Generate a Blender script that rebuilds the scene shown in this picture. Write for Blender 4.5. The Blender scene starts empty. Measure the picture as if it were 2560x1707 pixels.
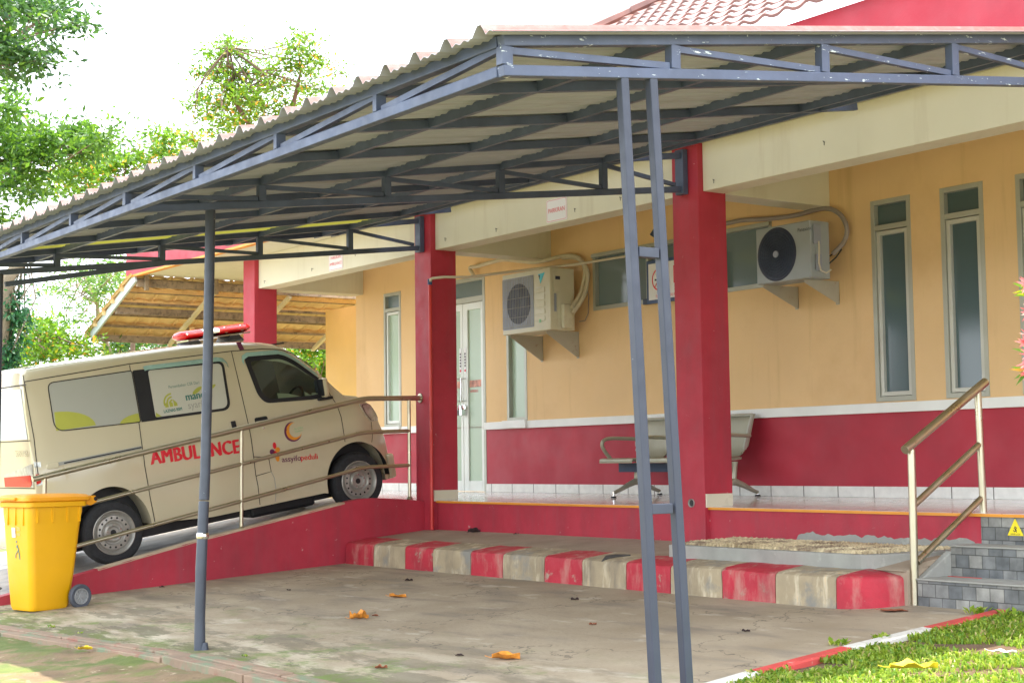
import bpy, bmesh, math, random
from mathutils import Vector, Matrix, noise
random.seed(7)
R = math.radians
scene = bpy.context.scene
COL = scene.collection

# ------------------------------------------------------------------ camera (solved from the building's vanishing points)
F = 3900.0; CX, CY = 1280.0, 853.5
_x = Vector((-2780, 336.5, F)).normalized()
_y = Vector((5500, 230.6, F)); _y = (_y - _x * _y.dot(_x)).normalized()
_x = -_x
_z = _x.cross(_y)
if _z.y > 0: _z = -_z
def ray(px, py):
    c = Vector((px - CX, py - CY, F))
    return Vector((_x.dot(c), _y.dot(c), _z.dot(c)))
_r0 = ray(1762, 1267).normalized()
CAM = -_r0 * 12.72
def hit(px, py, ax, c):
    r = ray(px, py); t = (c - CAM[ax]) / r[ax]
    return CAM + r * t
def at(px, py, d):
    return CAM + ray(px, py).normalized() * d
camd = bpy.data.cameras.new('camera'); cam = bpy.data.objects.new('camera', camd); COL.objects.link(cam)
camd.sensor_width = 36; camd.lens = F / 2560 * 36; camd.clip_end = 2000; camd.clip_start = 0.05
right = Vector((_x.x, _y.x, _z.x)); down = Vector((_x.y, _y.y, _z.y)); fwd = Vector((_x.z, _y.z, _z.z))
M = Matrix((right, -down, -fwd)).transposed().to_4x4(); M.translation = CAM
cam.matrix_world = M
scene.camera = cam

# ------------------------------------------------------------------ materials
def nodes(name):
    m = bpy.data.materials.new(name); m.use_nodes = True
    nt = m.node_tree; nt.nodes.clear()
    o = nt.nodes.new('ShaderNodeOutputMaterial'); b = nt.nodes.new('ShaderNodeBsdfPrincipled')
    nt.links.new(b.outputs[0], o.inputs[0])
    return m, nt, b, o
def N(nt, t, **kw):
    n = nt.nodes.new(t)
    for k, v in kw.items(): setattr(n, k, v)
    return n
def noise_fac(nt, scale, detail=5, lo=.35, hi=.65, vec=None, stretch=None, rough=.55):
    tc = N(nt, 'ShaderNodeTexCoord'); src = vec or tc.outputs['Object']
    if stretch:
        mp = N(nt, 'ShaderNodeMapping'); mp.inputs['Scale'].default_value = stretch
        nt.links.new(src, mp.inputs[0]); src = mp.outputs[0]
    n = N(nt, 'ShaderNodeTexNoise'); n.inputs['Scale'].default_value = scale; n.inputs['Detail'].default_value = detail
    n.inputs['Roughness'].default_value = rough
    nt.links.new(src, n.inputs['Vector'])
    mr = N(nt, 'ShaderNodeMapRange'); mr.inputs[1].default_value = lo; mr.inputs[2].default_value = hi
    nt.links.new(n.outputs[0], mr.inputs[0])
    return mr.outputs[0]
def mix(nt, fac, a, b):
    m = N(nt, 'ShaderNodeMix', data_type='RGBA')
    for s, v in ((0, fac), (6, a), (7, b)):
        if hasattr(v, 'links') or hasattr(v, 'is_linked'): nt.links.new(v, m.inputs[s])
        else: m.inputs[s].default_value = v if s == 0 else (v[0], v[1], v[2], 1)
    return m.outputs[2]
def bump(nt, b, h, strength=.3, dist=.01):
    bp = N(nt, 'ShaderNodeBump'); bp.inputs['Strength'].default_value = strength; bp.inputs['Distance'].default_value = dist
    nt.links.new(h, bp.inputs['Height']); nt.links.new(bp.outputs[0], b.inputs['Normal'])
def mat(name, c, rough=.6, metal=0, var=.12, vs=3.0, bs=0, bscale=60, spots=None, spec=None, stretch=None):
    """colour with soft natural variation, optional worn spots (colour, scale, lo, hi)"""
    m, nt, b, o = nodes(name)
    f = noise_fac(nt, vs, 6, .3, .7, stretch=stretch)
    out = mix(nt, f, [x * (1 - var) for x in c], [min(1, x * (1 + var)) for x in c])
    for s in (spots or []):
        g = noise_fac(nt, s[1], 8, s[2], s[3], stretch=s[4] if len(s) > 4 else None, rough=.65)
        out = mix(nt, g, out, s[0])
    nt.links.new(out, b.inputs['Base Color'])
    b.inputs['Metallic'].default_value = metal
    rr = N(nt, 'ShaderNodeMapRange'); rr.inputs[3].default_value = max(.02, rough - .06); rr.inputs[4].default_value = min(1, rough + .1)
    nt.links.new(noise_fac(nt, vs * 3, 4), rr.inputs[0]); nt.links.new(rr.outputs[0], b.inputs['Roughness'])
    if spec is not None: b.inputs['Specular IOR Level'].default_value = spec
    if bs: bump(nt, b, noise_fac(nt, bscale, 8, 0, 1), bs, .01)
    return m
def tile_mat(name, c1, c2, mortar, w, h, msize, axes, rough, offset=0, bias=0.0, msmooth=.1, bs=.15, var=.08, origin=(0, 0)):
    m, nt, b, o = nodes(name)
    tc = N(nt, 'ShaderNodeTexCoord'); sp = N(nt, 'ShaderNodeSeparateXYZ'); nt.links.new(tc.outputs['Object'], sp.inputs[0])
    cb = N(nt, 'ShaderNodeCombineXYZ')
    for i, a in enumerate(axes):
        ad = N(nt, 'ShaderNodeMath', operation='ADD'); ad.inputs[1].default_value = origin[i]
        nt.links.new(sp.outputs[a], ad.inputs[0]); nt.links.new(ad.outputs[0], cb.inputs[i])
    br = N(nt, 'ShaderNodeTexBrick'); nt.links.new(cb.outputs[0], br.inputs['Vector'])
    br.offset = offset; br.inputs['Scale'].default_value = 1; br.inputs['Brick Width'].default_value = w; br.inputs['Row Height'].default_value = h
    br.inputs['Mortar Size'].default_value = msize; br.inputs['Mortar Smooth'].default_value = msmooth; br.inputs['Bias'].default_value = bias
    br.inputs['Color1'].default_value = (*c1, 1); br.inputs['Color2'].default_value = (*c2, 1); br.inputs['Mortar'].default_value = (*mortar, 1)
    f = noise_fac(nt, 9, 6)
    dk = mix(nt, f, (1 - var,) * 3, (1 + var,) * 3)
    mu = N(nt, 'ShaderNodeMix', data_type='RGBA', blend_type='MULTIPLY'); mu.inputs[0].default_value = 1
    nt.links.new(br.outputs[0], mu.inputs[6]); nt.links.new(dk, mu.inputs[7]); nt.links.new(mu.outputs[2], b.inputs['Base Color'])
    b.inputs['Roughness'].default_value = rough
    iv = N(nt, 'ShaderNodeMath', operation='SUBTRACT'); iv.inputs[0].default_value = 1; nt.links.new(br.outputs['Fac'], iv.inputs[1])
    bump(nt, b, iv.outputs[0], bs, .004)
    return m
def leaf_mat(name, c1, c2, c3=None, trans=.5):
    m, nt, b, o = nodes(name); nt.nodes.remove(b)
    g = N(nt, 'ShaderNodeNewGeometry'); cr = N(nt, 'ShaderNodeValToRGB')
    cr.color_ramp.elements[0].color = (*c1, 1); cr.color_ramp.elements[1].color = (*c2, 1)
    cr.color_ramp.elements[1].position = .9
    if c3: e = cr.color_ramp.elements.new(.985); e.color = (*c3, 1)
    nt.links.new(g.outputs['Random Per Island'], cr.inputs[0])
    d = N(nt, 'ShaderNodeBsdfPrincipled'); d.inputs['Roughness'].default_value = .45
    t = N(nt, 'ShaderNodeBsdfTranslucent'); mx = N(nt, 'ShaderNodeMixShader'); mx.inputs[0].default_value = trans
    hs = N(nt, 'ShaderNodeHueSaturation'); hs.inputs['Hue'].default_value = .485; hs.inputs['Value'].default_value = 1.6
    nt.links.new(cr.outputs[0], d.inputs['Base Color']); nt.links.new(cr.outputs[0], hs.inputs['Color']); nt.links.new(hs.outputs[0], t.inputs[0])
    nt.links.new(d.outputs[0], mx.inputs[1]); nt.links.new(t.outputs[0], mx.inputs[2]); nt.links.new(mx.outputs[0], o.inputs[0])
    return m
def glass_mat(name, c, rough=.05):
    m, nt, b, o = nodes(name); b.inputs['Base Color'].default_value = (*c, 1); b.inputs['Roughness'].default_value = rough
    b.inputs['Specular IOR Level'].default_value = .7
    bump(nt, b, noise_fac(nt, 1.2, 2, 0, 1), .05, .02)
    return m

RED = (.43, .028, .052)
MT = {}
MT['orange'] = mat('orange_wall_paint', (.78, .54, .28), .75, var=.05, vs=1.2, bs=.10, bscale=60, spots=[((.60, .37, .16), .7, .55, .95), ((.62, .42, .20), 2.2, .55, .85, (2.5, 2.5, .22)), ((.45, .32, .18), 30, .74, .76)])
MT['yellow'] = mat('yellow_wall_paint', (.80, .52, .18), .75, var=.06, vs=1.5, bs=.05)
MT['red'] = mat('red_wall_paint', RED, .55, var=.12, vs=1.6, bs=.08, bscale=70, spots=[((.30, .03, .05), 1.1, .5, .95)])
MT['redworn'] = mat('worn_red_paint', RED, .6, var=.14, vs=2.2, bs=.15, bscale=50, spots=[((.55, .30, .28), 13, .67, .70), ((.25, .035, .05), 1.6, .5, .8, (1.5, 1.5, .5)), ((.34, .05, .07), 2.2, .5, .8, (3, 3, .25)), ((.6, .5, .45), 34, .72, .73)])
MT['cream'] = mat('cream_beam_paint', (.68, .66, .53), .7, var=.05, vs=1.1, bs=.08, spots=[((.56, .52, .40), 2.0, .55, .85, (2.5, 2.5, .25)), ((.4, .36, .28), 28, .75, .77)])
MT['white'] = mat('white_trim_paint', (.84, .87, .85), .55, var=.05)
MT['nosing'] = mat('orange_nosing_paint', (.75, .30, .03), .5, var=.1)
MT['floor'] = tile_mat('porch_floor_tile', (.74, .70, .64), (.68, .64, .58), (.22, .20, .17), .4045, .4045, .004, (0, 1), .12, origin=(.0, .02))
MT['skirt'] = tile_mat('skirting_tile', (.80, .80, .76), (.76, .77, .73), (.12, .11, .10), .4045, .5, .005, (0, 2), .2, origin=(0.0, .2))
MT['coltile'] = mat('beige_tile', (.70, .66, .52), .3, var=.04)
MT['steel'] = mat('grey_steel_paint', (.070, .095, .165), .45, var=.22, vs=5, bs=.05, spots=[((.10, .07, .07), 6, .66, .8)])
MT['steelworn'] = mat('chipped_grey_steel_paint', (.085, .11, .18), .45, var=.15, vs=5, bs=.05, spots=[((.62, .70, .72), 19, .635, .65, (1, .5, 2.4)), ((.60, .68, .70), 44, .68, .69)])
MT['steelpost'] = mat('grey_post_paint', (.042, .052, .080), .4, var=.1, vs=4, spots=[((.65, .7, .72), 22, .72, .73)])
MT['polepaint'] = mat('dark_pole_paint', (.045, .055, .075), .42, var=.2, vs=5, spots=[((.62, .7, .7), 16, .68, .69, (1, 1, .5))])
MT['sheettop'] = mat('faded_red_sheet', (.17, .055, .045), .6, var=.2, vs=6, spots=[((.24, .11, .10), 14, .5, .75)])
MT['sheetunder'] = mat('grey_sheet_underside', (.36, .39, .44), .5, var=.10, vs=4, stretch=(9, .5, 1), spots=[((.24, .22, .20), 2.4, .55, .8, (5, .4, 1))])
m, nt, b, o = nodes('translucent_sheet'); nt.nodes.remove(b)
d = N(nt, 'ShaderNodeBsdfDiffuse'); d.inputs[0].default_value = (.45, .47, .12, 1); t = N(nt, 'ShaderNodeBsdfTranslucent'); t.inputs[0].default_value = (.62, .62, .10, 1)
mx = N(nt, 'ShaderNodeMixShader'); mx.inputs[0].default_value = .09
nt.links.new(d.outputs[0], mx.inputs[1]); nt.links.new(t.outputs[0], mx.inputs[2]); nt.links.new(mx.outputs[0], o.inputs[0]); MT['skylight'] = m
MT['rooftile'] = mat('clay_roof_tile', (.19, .085, .068), .36, var=.3, vs=5, bs=.1, bscale=30, spots=[((.11, .05, .045), 3.5, .5, .8)])
MT['tileunder'] = mat('tan_tile_underside', (.80, .58, .29), .7, var=.12, vs=4, spots=[((.48, .30, .14), 3, .52, .8)])
MT['grime'] = mat('grimy_purlin_paint', (.30, .24, .17), .7, var=.3, vs=6, spots=[((.10, .08, .06), 14, .5, .7)])
MT['palecream'] = mat('pale_cream_board', (.62, .55, .36), .6, var=.1)
MT['paleblue'] = mat('pale_blue_barge_board', (.52, .60, .60), .5, var=.08)
MT['inox'] = mat('stainless_steel', (.54, .50, .38), .33, metal=1, var=.06, vs=2)
MT['alu'] = mat('aluminium_frame', (.42, .43, .37), .4, metal=.25, var=.05)
MT['aluw'] = mat('pale_aluminium_sash', (.72, .76, .72), .35, metal=.1, var=.04)
MT['alu2'] = mat('grey_aluminium_sash', (.55, .56, .50), .35, metal=.2, var=.05)
MT['glassd'] = glass_mat('dark_tinted_glass', (.075, .12, .13), .10)
MT['glassf'] = glass_mat('frosted_green_film', (.42, .55, .42), .25)
MT['glassb'] = glass_mat('blue_grey_glass', (.16, .22, .24), .12)
MT['black'] = mat('black_gasket', (.012, .013, .016), .5, var=.1)
MT['rubber'] = mat('tyre_rubber', (.022, .024, .028), .75, var=.2, vs=12, bs=.1)
MT['darkgap'] = mat('panel_gap', (.05, .042, .035), .8, var=.05)
MT['rim'] = mat('steel_wheel', (.42, .41, .38), .4, metal=.55, var=.1, vs=10)
MT['van'] = mat('white_van_paint', (.60, .54, .375), .12, var=.02, vs=1.2, spots=[((.52, .455, .30), 1.6, .55, .95)])
bs_ = MT['van'].node_tree.nodes['Principled BSDF']; bs_.inputs['Coat Weight'].default_value = .6; bs_.inputs['Coat Roughness'].default_value = .06
MT['film'] = mat('grey_white_window_film', (.40, .41, .36), .5, var=.015)
MT['filmw'] = mat('white_window_film', (.56, .56, .48), .45, var=.015)
MT['visor'] = mat('pale_green_visor', (.32, .50, .44), .2, var=.05)
MT['lime'] = mat('lime_vinyl', (.42, .44, .07), .4, var=.05)
MT['vred'] = mat('red_vinyl', (.75, .012, .03), .4, var=.04)
MT['purple'] = mat('purple_vinyl', (.16, .03, .09), .4, var=.04)
MT['vorange'] = mat('orange_vinyl', (.80, .30, .02), .4, var=.04)
MT['vgreen'] = mat('green_vinyl', (.22, .50, .26), .4, var=.04)
MT['teal'] = mat('dark_teal_vinyl', (.06, .20, .17), .4, var=.04)
MT['greyv'] = mat('grey_vinyl', (.34, .34, .30), .4, var=.04)
MT['redlens'] = mat('red_lamp_lens', (.50, .006, .010), .08, var=.05)
MT['clearlens'] = mat('clear_lamp_lens', (.55, .56, .52), .08, metal=.35, var=.25, vs=18)
MT['chrome'] = mat('chrome', (.7, .7, .7), .12, metal=1, var=.05)
MT['bin'] = mat('yellow_bin_plastic', (.82, .42, .004), .42, var=.06, vs=2, bs=.03, spots=[((.70, .40, .02), 2.0, .58, .9)])
MT['lid'] = mat('orange_yellow_lid_plastic', (.82, .34, .008), .45, var=.06, bs=.04)
MT['ac'] = mat('ivory_air_conditioner_shell', (.62, .60, .46), .45, var=.05, spots=[((.45, .40, .28), 3, .6, .9)])
MT['acb'] = mat('grey_white_air_conditioner_shell', (.33, .37, .39), .4, var=.05)
MT['acdark'] = mat('dark_fan_cavity', (.025, .035, .07), .5, var=.1)
MT['acring'] = mat('grey_grille_wire', (.30, .33, .40), .45, var=.05)
MT['bracket'] = mat('dusty_bracket_paint', (.42, .40, .33), .55, var=.1, spots=[((.30, .18, .10), 9, .6, .75)])
MT['pipewrap'] = mat('beige_pipe_wrap', (.58, .52, .38), .6, var=.1, vs=8)
MT['duct'] = mat('dark_duct_tape_wrap', (.30, .26, .24), .6, var=.1)
MT['pvc'] = mat('beige_pvc_pipe', (.60, .54, .42), .4, var=.06)
MT['redpvc'] = mat('red_painted_pipe', (.60, .035, .03), .35, var=.1, spots=[((.7, .62, .5), 7, .63, .66)])
MT['bench'] = mat('champagne_bench_metal', (.36, .35, .27), .38, metal=.35, var=.07)
MT['benchdark'] = mat('dark_blue_beam', (.035, .055, .10), .5, var=.1)
MT['plastic'] = mat('white_plastic', (.78, .78, .80), .4, var=.03)
MT['signred'] = mat('sign_red_ink', (.70, .02, .05), .5, var=.03)
MT['signblue'] = mat('sign_blue_frame', (.03, .07, .18), .45, var=.05)
MT['signyellow'] = mat('sign_yellow', (.90, .72, .01), .45, var=.03)
MT['navy'] = mat('dark_ink', (.02, .02, .03), .5, var=.03)
MT['turq'] = mat('turquoise_sticker', (.03, .50, .66), .4, var=.03)
MT['kred'] = mat('worn_red_kerb_paint', (.46, .025, .045), .7, var=.15, vs=3, bs=.35, bscale=45, spots=[((.50, .24, .20), 3.5, .50, .72, (1.6, 1.6, .5)), ((.40, .32, .24), 8, .60, .68), ((.24, .03, .04), 2, .5, .8)])
MT['kcream'] = mat('dirty_cream_kerb_paint', (.37, .30, .195), .85, var=.2, vs=4, bs=.4, bscale=45, spots=[((.66, .58, .42), 5, .52, .66, (1.8, 1.8, .4)), ((.22, .18, .13), 3.2, .50, .70, (1.8, 1.8, .45)), ((.56, .34, .12), 5, .62, .74, (1.8, 1.8, .4)), ((.25, .24, .21), 2.1, .56, .66)])
MT['platform'] = mat('dirty_platform_concrete', (.34, .27, .20), .9, var=.15, vs=2.5, bs=.3, bscale=40, spots=[((.22, .18, .13), 3, .55, .8)])
MT['cement'] = mat('grey_cement', (.33, .33, .30), .9, var=.14, vs=4, bs=.3, bscale=40, spots=[((.48, .47, .42), 6, .6, .75), ((.20, .19, .17), 5, .6, .8)])
MT['pebble'] = mat('cream_pebble', (.56, .46, .28), .7, var=.3, vs=26, spots=[((.20, .14, .09), 5, .48, .62), ((.70, .60, .38), 3, .6, .75)])
MT['stepstone'] = tile_mat('grey_split_stone', (.12, .13, .135), (.29, .285, .26), (.08, .08, .075), .105, .085, .0028, (0, 2), .6, offset=.5, bs=.8, var=.3)
MT['bark'] = mat('tree_bark', (.16, .11, .08), .9, var=.3, vs=6, bs=.6, bscale=25)
MT['barkp'] = mat('pale_tree_bark', (.26, .22, .16), .9, var=.25, vs=6, bs=.5, bscale=25)
MT['leafdark'] = leaf_mat('dark_green_leaf', (.022, .075, .024), (.060, .16, .022), (.12, .26, .02), .42)
MT['leafmid'] = leaf_mat('mid_green_leaf', (.028, .095, .016), (.095, .225, .016), (.20, .36, .03), .48)
MT['leaflight'] = leaf_mat('lime_green_leaf', (.045, .135, .012), (.15, .31, .014), (.55, .28, .03), .5)
MT['leafpale'] = leaf_mat('pale_feathery_leaf', (.05, .14, .035), (.13, .27, .04), (.30, .42, .06), .5)
MT['vine'] = leaf_mat('deep_green_vine_leaf', (.015, .07, .035), (.03, .15, .05), (.08, .22, .03), .35)
MT['grassblade'] = leaf_mat('grass_blade', (.09, .22, .016), (.34, .46, .05), (.62, .50, .25), .4)
MT['dryleaf'] = mat('dry_orange_leaf', (.62, .24, .03), .6, var=.4, vs=30)
MT['brownleaf'] = mat('dry_brown_leaf', (.30, .10, .05), .7, var=.3, vs=30)
MT['yellowleaf'] = mat('yellow_leaf', (.66, .48, .02), .5, var=.25, vs=16)
MT['darkleaf'] = mat('dark_rotten_leaf', (.05, .03, .03), .8, var=.3)
MT['flower'] = leaf_mat('red_flower_leaf', (.62, .06, .06), (.75, .28, .25), (.8, .6, .5), .4)
MT['rock'] = mat('dark_rock', (.06, .055, .05), .9, var=.3, vs=6, bs=.5, bscale=15)

def ground_mat():
    m, nt, b, o = nodes('stained_concrete_slab')
    base = mix(nt, noise_fac(nt, 1.4, 8, .3, .7), (.30, .24, .16), (.42, .35, .25))
    base = mix(nt, noise_fac(nt, 2.2, 9, .50, .72, stretch=(.6, 1.9, 1)), base, (.235, .20, .155))
    base = mix(nt, noise_fac(nt, 3.1, 8, .60, .72, stretch=(.7, 1.6, 1)), base, (.52, .46, .36))
    base = mix(nt, noise_fac(nt, 40, 4, .62, .8), base, (.17, .15, .12))
    # moss patches and pale cement smears gather towards the open front edge of the slab
    tc = N(nt, 'ShaderNodeTexCoord'); sp = N(nt, 'ShaderNodeSeparateXYZ'); nt.links.new(tc.outputs['Object'], sp.inputs[0])
    fr = N(nt, 'ShaderNodeMapRange'); fr.inputs[1].default_value = -2.9; fr.inputs[2].default_value = -4.7; nt.links.new(sp.outputs[1], fr.inputs[0])
    def gated(f):
        mu = N(nt, 'ShaderNodeMath', operation='MULTIPLY'); nt.links.new(fr.outputs[0], mu.inputs[0]); nt.links.new(f, mu.inputs[1]); return mu.outputs[0]
    base = mix(nt, gated(noise_fac(nt, 2.4, 9, .46, .62, stretch=(.6, 1.6, 1))), base, (.56, .50, .38))
    base = mix(nt, gated(noise_fac(nt, 1.9, 9, .47, .53, stretch=(.8, 2.2, 1), rough=.7)), base, (.115, .10, .06))
    base = mix(nt, gated(noise_fac(nt, 2.9, 9, .535, .62, rough=.7)), base, (.13, .21, .035))
    f2 = N(nt, 'ShaderNodeMapRange'); f2.inputs[1].default_value = -4.05; f2.inputs[2].default_value = -4.55; nt.links.new(sp.outputs[1], f2.inputs[0])
    mu2 = N(nt, 'ShaderNodeMath', operation='MULTIPLY'); nt.links.new(f2.outputs[0], mu2.inputs[0]); nt.links.new(noise_fac(nt, 3.6, 9, .44, .56, stretch=(.7, 1.5, 1), rough=.75), mu2.inputs[1])
    base = mix(nt, mu2.outputs[0], base, (.12, .145, .035))
    # hairline cracks
    vo = N(nt, 'ShaderNodeTexVoronoi', feature='DISTANCE_TO_EDGE'); vo.inputs['Scale'].default_value = .55
    nz = N(nt, 'ShaderNodeTexNoise'); nz.inputs['Scale'].default_value = 3; nz.inputs['Detail'].default_value = 6
    nt.links.new(tc.outputs['Object'], nz.inputs['Vector'])
    av = N(nt, 'ShaderNodeVectorMath', operation='ADD'); nt.links.new(tc.outputs['Object'], av.inputs[0]); nt.links.new(nz.outputs['Color'], av.inputs[1]); nt.links.new(av.outputs[0], vo.inputs['Vector'])
    mr = N(nt, 'ShaderNodeMapRange'); mr.inputs[1].default_value = .0; mr.inputs[2].default_value = .006; mr.inputs[3].default_value = .75; mr.inputs[4].default_value = 0
    nt.links.new(vo.outputs['Distance'], mr.inputs[0])
    base = mix(nt, mr.outputs[0], base, (.07, .06, .045))
    nt.links.new(base, b.inputs['Base Color']); b.inputs['Roughness'].default_value = .8
    bump(nt, b, noise_fac(nt, 28, 9, 0, 1), .35, .012)
    return m
MT['slab'] = ground_mat()
MT['dirt'] = mat('mossy_soil', (.21, .145, .08), .95, var=.3, vs=3, bs=.9, bscale=16, spots=[((.13, .16, .035), 1.6, .48, .58), ((.40, .32, .21), 7, .60, .68), ((.10, .07, .04), 6, .6, .72), ((.12, .20, .03), 4, .66, .70), ((.10, .13, .03), 2.3, .50, .60)])
MT['earth'] = mat('lawn_soil', (.13, .08, .045), .95, var=.3, vs=6, bs=.8, bscale=30)
MT['border'] = mat('faded_border_paint', (.27, .19, .13), .8, var=.2, vs=3, bs=.3, spots=[((.27, .12, .085), 3.2, .55, .66, (1.2, 3, 1)), ((.17, .21, .13), 2.6, .50, .62, (1, 3, 1)), ((.12, .12, .05), 6, .58, .7)])
MT['pathpaint_red'] = mat('worn_red_border_paint', (.56, .07, .06), .7, var=.15, vs=4, bs=.25, spots=[((.5, .38, .32), 8, .62, .72)])
MT['pathpaint_white'] = mat('worn_white_border_paint', (.66, .64, .58), .75, var=.12, vs=4, bs=.25, spots=[((.36, .33, .26), 7, .58, .7)])

# ------------------------------------------------------------------ mesh builder
class MB:
    def __init__(s): s.v = []; s.f = []; s.mi = []
    def add(s, vs, fs, mi=0):
        o = len(s.v); s.v += [tuple(p) for p in vs]; s.f += [tuple(i + o for i in f) for f in fs]; s.mi += [mi] * len(fs); return s
    def box(s, x0, x1, y0, y1, z0, z1, mi=0):
        vs = [(x, y, z) for z in (z0, z1) for y in (y0, y1) for x in (x0, x1)]
        return s.add(vs, [(0, 2, 3, 1), (4, 5, 7, 6), (0, 1, 5, 4), (2, 6, 7, 3), (0, 4, 6, 2), (1, 3, 7, 5)], mi)
    def bar(s, p, q, w, h, up=(0, 0, 1), mi=0):
        p = Vector(p); q = Vector(q); d = (q - p).normalized(); up = Vector(up)
        a = d.cross(up)
        if a.length < 1e-4: a = d.cross(Vector((0, 1, 0)))
        a.normalize(); c = a.cross(d).normalized()
        vs = [e + a * sx * w / 2 + c * sz * h / 2 for e in (p, q) for sz in (-1, 1) for sx in (-1, 1)]
        return s.add(vs, [(0, 1, 3, 2), (4, 6, 7, 5), (0, 4, 5, 1), (2, 3, 7, 6), (0, 2, 6, 4), (1, 5, 7, 3)], mi)
    def tube(s, pts, r, n=12, cap=True, mi=0):
        pts = [Vector(p) for p in pts]; rs = r if isinstance(r, (list, tuple)) else [r] * len(pts)
        o = len(s.v); nrm = None
        for i, p in enumerate(pts):
            d = ((pts[i + 1] - p) if i < len(pts) - 1 else (p - pts[i - 1])).normalized()
            if 0 < i < len(pts) - 1: d = ((pts[i + 1] - p).normalized() + (p - pts[i - 1]).normalized()).normalized()
            if nrm is None:
                nrm = d.cross(Vector((.3, .2, .9)));
                if nrm.length < .1: nrm = d.cross(Vector((1, 0, 0)))
            nrm = (nrm - d * nrm.dot(d)).normalized(); bn = d.cross(nrm)
            for k in range(n):
                a = 2 * math.pi * k / n; s.v.append(tuple(p + (nrm * math.cos(a) + bn * math.sin(a)) * rs[i]))
        for i in range(len(pts) - 1):
            for k in range(n):
                k2 = (k + 1) % n; s.f.append((o + i * n + k, o + i * n + k2, o + (i + 1) * n + k2, o + (i + 1) * n + k)); s.mi.append(mi)
        if cap:
            s.f.append(tuple(o + k for k in range(n))[::-1]); s.mi.append(mi)
            s.f.append(tuple(o + (len(pts) - 1) * n + k for k in range(n))); s.mi.append(mi)
        return s
    def prism(s, poly, axis, a, b, mi=0):
        """polygon (2D) extruded along axis from a to b"""
        def P(u, v, w): return {0: (w, u, v), 1: (u, w, v), 2: (u, v, w)}[axis]
        n = len(poly); vs = [P(u, v, a) for u, v in poly] + [P(u, v, b) for u, v in poly]
        fs = [tuple(range(n))[::-1], tuple(range(n, 2 * n))] + [(i, (i + 1) % n, n + (i + 1) % n, n + i) for i in range(n)]
        return s.add(vs, fs, mi)
    def grid(s, rows, mi=0, closed=False):
        n = len(rows[0]); o = len(s.v)
        for r in rows: s.v += [tuple(p) for p in r]
        for i in range(len(rows) - 1):
            for k in range(n if closed else n - 1):
                k2 = (k + 1) % n
                s.f.append((o + i * n + k, o + i * n + k2, o + (i + 1) * n + k2, o + (i + 1) * n + k)); s.mi.append(mi)
        return s
    def lathe(s, prof, c, axis='x', n=32, mi=0):
        """prof: list of (r, t) along axis"""
        rows = []
        for r, t in prof:
            row = []
            for k in range(n):
                a = 2 * math.pi * k / n; u, w = r * math.cos(a), r * math.sin(a)
                row.append({'x': (c[0] + t, c[1] + u, c[2] + w), 'y': (c[0] + u, c[1] + t, c[2] + w), 'z': (c[0] + u, c[1] + w, c[2] + t)}[axis])
            rows.append(row)
        return s.grid(rows, mi, True)
    def xf(s, M):
        s.v = [tuple(M @ Vector(p)) for p in s.v]; return s
    def build(s, name, m, parent=None, smooth=35, bevel=0, seg=2, normals=True):
        me = bpy.data.meshes.new(name); me.from_pydata(s.v, [], s.f)
        ms = m if isinstance(m, (list, tuple)) else [m]
        for x in ms: me.materials.append(MT[x] if isinstance(x, str) else x)
        if len(ms) > 1: me.polygons.foreach_set('material_index', s.mi)
        if normals or smooth:
            bm = bmesh.new(); bm.from_mesh(me)
            if normals: bmesh.ops.recalc_face_normals(bm, faces=bm.faces)
            if smooth:
                for f in bm.faces: f.smooth = True
                for e in bm.edges:
                    e.smooth = len(e.link_faces) == 2 and e.calc_face_angle(0) < R(smooth)
            bm.to_mesh(me); bm.free()
        o = bpy.data.objects.new(name, me); COL.objects.link(o)
        if parent: o.parent = parent
        if bevel:
            b = o.modifiers.new('bevel', 'BEVEL'); b.width = bevel; b.segments = seg; b.limit_method = 'ANGLE'; b.angle_limit = R(40)
        return o
def tag(o, label, cat, group=None):
    o['label'] = label; o['category'] = cat
    if group: o['group'] = group
    return o
def empty(name, label, cat, loc=(0, 0, 0), rot=(0, 0, 0), group=None):
    o = bpy.data.objects.new(name, None); COL.objects.link(o); o.location = loc; o.rotation_euler = rot; o.empty_display_size = .1
    return tag(o, label, cat, group)
def struct(o): o['kind'] = 'structure'; return o
def rrect(x0, x1, y0, y1, r=.03, n=4, rs=None):
    rs = rs or [r] * 4; out = []
    for (cx, cy, a0), r in zip(((x1, y0, -90), (x1, y1, 0), (x0, y1, 90), (x0, y0, 180)), rs):
        sx = -1 if cx == x1 else 1; sy = -1 if cy == y1 else 1
        for k in range(n + 1):
            a = R(a0 + 90 * k / n); out.append((cx + sx * r + r * math.cos(a), cy + sy * r + r * math.sin(a)))
    return out
def rpoly(pts, r, n=5):
    """round the corners of a polygon; r is a number or a list"""
    out = []; m = len(pts)
    for i in range(m):
        p = Vector(pts[i]); a = Vector(pts[i - 1]); b = Vector(pts[(i + 1) % m]); rr = r[i] if isinstance(r, (list, tuple)) else r
        da = (a - p).normalized(); db = (b - p).normalized(); rr = min(rr, (a - p).length * .49, (b - p).length * .49)
        p0 = p + da * rr; p1 = p + db * rr
        for k in range(n + 1):
            t = k / n; out.append(tuple(p0 * (1 - t) ** 2 + p * 2 * t * (1 - t) + p1 * t * t))
    return out
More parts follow.
